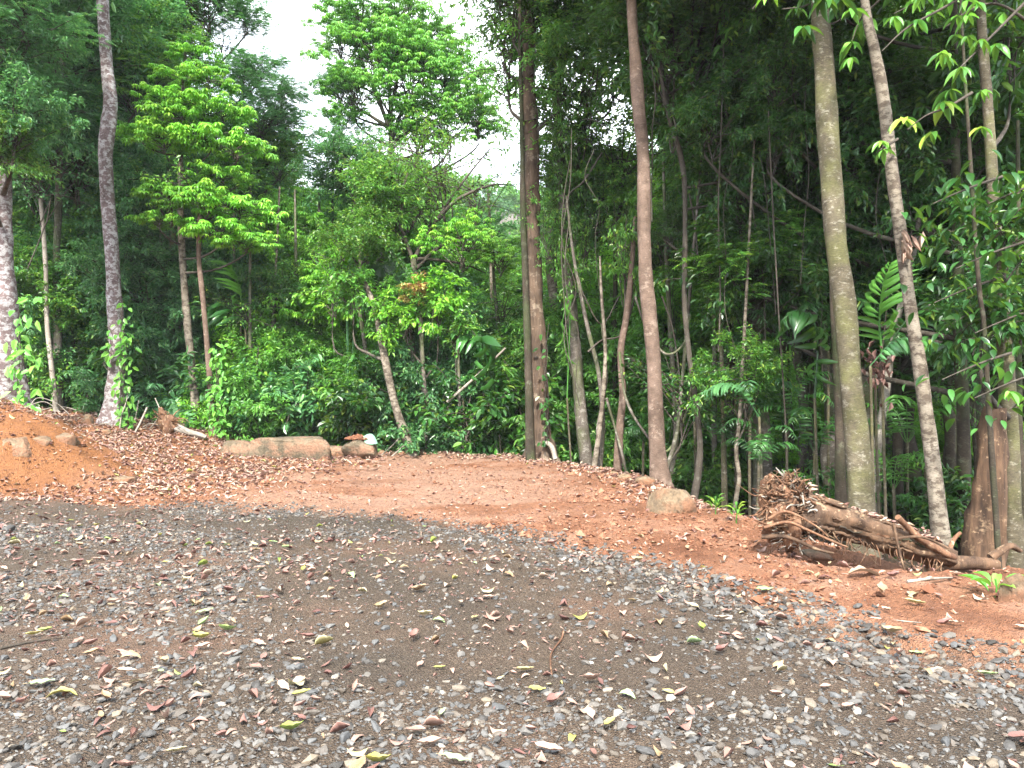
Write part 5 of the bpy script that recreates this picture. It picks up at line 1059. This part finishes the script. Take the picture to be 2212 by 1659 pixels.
piece('broken_limb', [(2140, 1205), (2180, 1180), (2205, 1190)], 22, 10, 'rotten', [.1, .1, .1], 9)
piece('root', [(2020, 1165), (2045, 1190), (2060, 1165), (2075, 1150)], 12, 8, 'root', [0, 0, .05, .05], 10)
for k in range(40):                                 # stringy rootlets hanging under the log
    t = r.uniform(.25, .95); i = int(t * 69); s = PP[i] + np.array([0, -RR[i] * .8, -RR[i] * .45]); L_ = r.uniform(.06, .22)
    Pk = np.array([s, s + [r.normal(0, .04), -r.uniform(.0, .06), -L_ * .5], s + [r.normal(0, .08), -r.uniform(0, .08), -L_]])
    g = G(); tube(g, cat_rom(Pk, 7), np.linspace(.006, .002, 7), 5, 0, .5, bump=.3, seed=k); link('rootlet', g.mesh('rootlet', BM['root'] if k % 2 else BM['rotten']), log)
for k in range(34):                                 # torn strips of bark lying along the trunk
    i0 = r.integers(6, 50); m = r.integers(6, 16); j = np.arange(i0, i0 + m); th = r.uniform(-2.6, .6); rr2 = RR[j] * r.uniform(1.0, 1.16)
    Pk = PP[j] + np.stack([.35 * rr2 * sin(th) * 0, rr2 * sin(th) * 1.0, rr2 * cos(th)], -1) + r.normal(0, .006, (m, 3))
    g = G(); tube(g, Pk, r.uniform(.006, .02), 6, 0, .5, bump=.4, rough=.3, seed=k); link('bark_strip', g.mesh('bark_strip', BM[['rotten', 'root', 'darkb'][k % 3]]), log)
# dead leaves lying on the log
g = G(); n = 120; i = r.integers(5, 66, n); P_ = PP[i] + np.stack([r.normal(0, .05, n), -RR[i] * r.uniform(-.2, .6, n), RR[i] * .98], -1)
P_[:, 2] -= .25 * np.clip((PP[i][:, 1] - P_[:, 1]) / RR[i], 0, 1) ** 2 * RR[i]
place(g, LT[1], P_, r.normal(0, 1, (n, 3)) * [1, 1, .2], np.array([0, -.3, 1.]) + r.normal(0, .25, (n, 3)), r.uniform(.05, .10, n), .035, r.uniform(.2, .75, n), 0, True)
link('leaf_scraps', g.mesh('leaf_scraps', FALLM), log, kind='stuff')
# ------------------------------------------------------------------ small uprooted stump and log on the left, twigs on the bank
o = hit(372, 940); st = thing('uprooted_stump', 'small uprooted stump with frayed roots behind the leaf covered slope', 'stump', o); Ys = o[1] + .2
def spiece(name, pts, w0, w1, bark, sd):
    g = G(); P = np.array([at(px, py, Ys) for px, py in pts]) - o; n = 8 * len(pts); tube(g, cat_rom(P, n), np.linspace(w0, w1, n) / 2 / FPX * Ys, 10, 0, .5, bump=.25, rough=.12, seed=sd); link(name, g.mesh(name, BM[bark]), st)
spiece('trunk', [(372, 930), (355, 905), (346, 880)], 34, 8, 'root', 1); spiece('trunk', [(362, 915), (395, 930), (425, 938), (445, 945)], 22, 8, 'white', 2)
V, F = ICO3; V = V * (1 + .3 * fbm(V[:, 0] * 2, V[:, 1] * 2 + V[:, 2] * 2, 3, 4))[:, None] * [.2, .2, .22]; g = G(); g.add(V + at(365, 920, Ys) - o, F, 0, .5); link('root_plate', g.mesh('root_plate', BM['root']), st)
for k in range(22):
    a = r.uniform(-.3, 3.4); s = at(365, 912, Ys) - o; d = np.array([cos(a), r.normal(0, .4), sin(a) * .8]); g = G()
    tube(g, cat_rom([s, s + d * .2 + r.normal(0, .03, 3), s + d * r.uniform(.28, .45)], 8), np.linspace(.018, .005, 8), 5, 0, .5, bump=.3, seed=k); link('root', g.mesh('root', BM['root']), st)
for k, (pts, w) in enumerate([([(258, 930), (262, 900), (272, 870), (276, 850)], 2.5), ([(290, 935), (302, 915), (318, 880)], 4), ([(285, 930), (292, 905), (300, 865)], 2.2), ([(252, 915), (258, 895), (256, 880)], 2), ([(196, 920), (230, 915), (250, 925), (290, 918)], 4), ([(320, 930), (340, 905), (345, 885), (335, 860)], 2.5),
        ([(300, 925), (330, 915), (370, 935)], 2.5), ([(90, 885), (130, 878), (180, 890)], 2.2), ([(50, 880), (95, 868), (130, 890)], 2.2), ([(60, 885), (80, 860), (120, 870), (150, 895)], 2), ([(845, 985), (870, 965), (885, 950)], 4), ([(820, 985), (850, 960), (862, 945)], 3), ([(790, 975), (840, 990), (880, 985)], 3), ([(770, 915), (778, 950), (760, 980)], 2.5)]):
    p = hit(pts[0][0], pts[0][1]); Yk = p[1]; P = np.array([at(px, py, Yk + .1 * i) for i, (px, py) in enumerate(pts)]); oo = P[0].copy(); oo[2] = p[2]; P[0][2] = p[2] - .02
    g = G(); tube(g, cat_rom(P - oo, 20), w / 2 / FPX * Yk, 6, 0, .5, bump=.2, seed=k)
    lb = 'dry pale root or twig sticking up from the crest of the left bank' if k < 10 else 'dry root tangle beside the soil topped boulder'
    link('dead_twig', g.mesh('dead_twig', BM['white']), None, oo, label=lb, category='twig', group=lb)
# twigs on the gravel
def groundtwig(pts, w, lab, bark):
    P = np.array([hit(px, py) for px, py in pts]); P[:, 2] += w * 1.2; oo = P[0].copy()
    g = G(); tube(g, cat_rom(P - oo, 24), np.linspace(w, w * .6, 24), 7, 0, .5, bump=.3, rough=.1, seed=2); link('twig', g.mesh('twig', BM[bark]), None, oo, label=lab, category='twig')
groundtwig([(1217, 1368), (1212, 1385), (1192, 1415), (1189, 1440), (1192, 1462)], .007, 'bent dry brown twig lying on the gravel right of the middle', 'root')
groundtwig([(1960, 1262), (2010, 1258), (2060, 1255)], .012, 'yellowish split stick lying on the red soil before the uprooted log', 'white')
groundtwig([(1180, 1640), (1230, 1560), (1260, 1500)], .003, 'very thin dark stem on the nearest gravel', 'twig')
groundtwig([(480, 1560), (520, 1500), (545, 1485)], .003, 'thin straight stem on the left of the near gravel', 'twig')
groundtwig([(1880, 1340), (1960, 1345), (1990, 1350)], .004, 'thin curved stem at the edge of the red soil on the right', 'white')
groundtwig([(0, 1405), (60, 1392), (110, 1385)], .008, 'dark stick at the left edge of the gravel', 'twig')


# ------------------------------------------------------------------ labels: tell apart the few that still share one
byl = {}
for ob in list(S.collection.objects):
    if ob.parent is None and ob.get('category') in ('tree', 'shrub', 'palm', 'sapling', 'vine') and ob.get('label'): byl.setdefault(ob['label'], []).append(ob)
NUMW = {2: 'two', 3: 'three', 4: 'four', 5: 'five', 6: 'six', 7: 'seven'}
for lb, obs in byl.items():
    n = len(obs)
    if 2 <= n <= 7:
        obs.sort(key=lambda q: q.location.x / max(1, q.location.y))
        for i, ob in enumerate(obs):
            w = 'leftmost' if i == 0 else 'rightmost' if i == n - 1 else 'middle' if n == 3 else ['', 'second from left', 'third from left', 'fourth from left', 'fifth from left', 'sixth from left'][i]
            ob['label'] = (f'{w} {lb}' if len(lb.split()) > 11 else f'{w} of {NUMW[n]}, {lb}')

# ------------------------------------------------------------------ humid air
hb = G(); hv = np.array([[x, y, z] for x in (-340, 340) for y in (-62, 720) for z in (-9, 150)], float)
hb.add(hv, [[0, 1, 3, 2], [4, 6, 7, 5], [0, 4, 5, 1], [2, 3, 7, 6], [0, 2, 6, 4], [1, 5, 7, 3]], 0, .5, False)
hm = bpy.data.materials.new('haze'); hm.use_nodes = True; ht = hm.node_tree; ht.nodes.remove(ht.nodes['Principled BSDF'])
pv = ht.nodes.new('ShaderNodeVolumePrincipled'); pv.inputs['Color'].default_value = (.88, .94, 1, 1); pv.inputs['Density'].default_value = .0004
ht.links.new(pv.outputs[0], ht.nodes['Material Output'].inputs['Volume'])
link('haze', hb.mesh('haze', hm), kind='stuff')
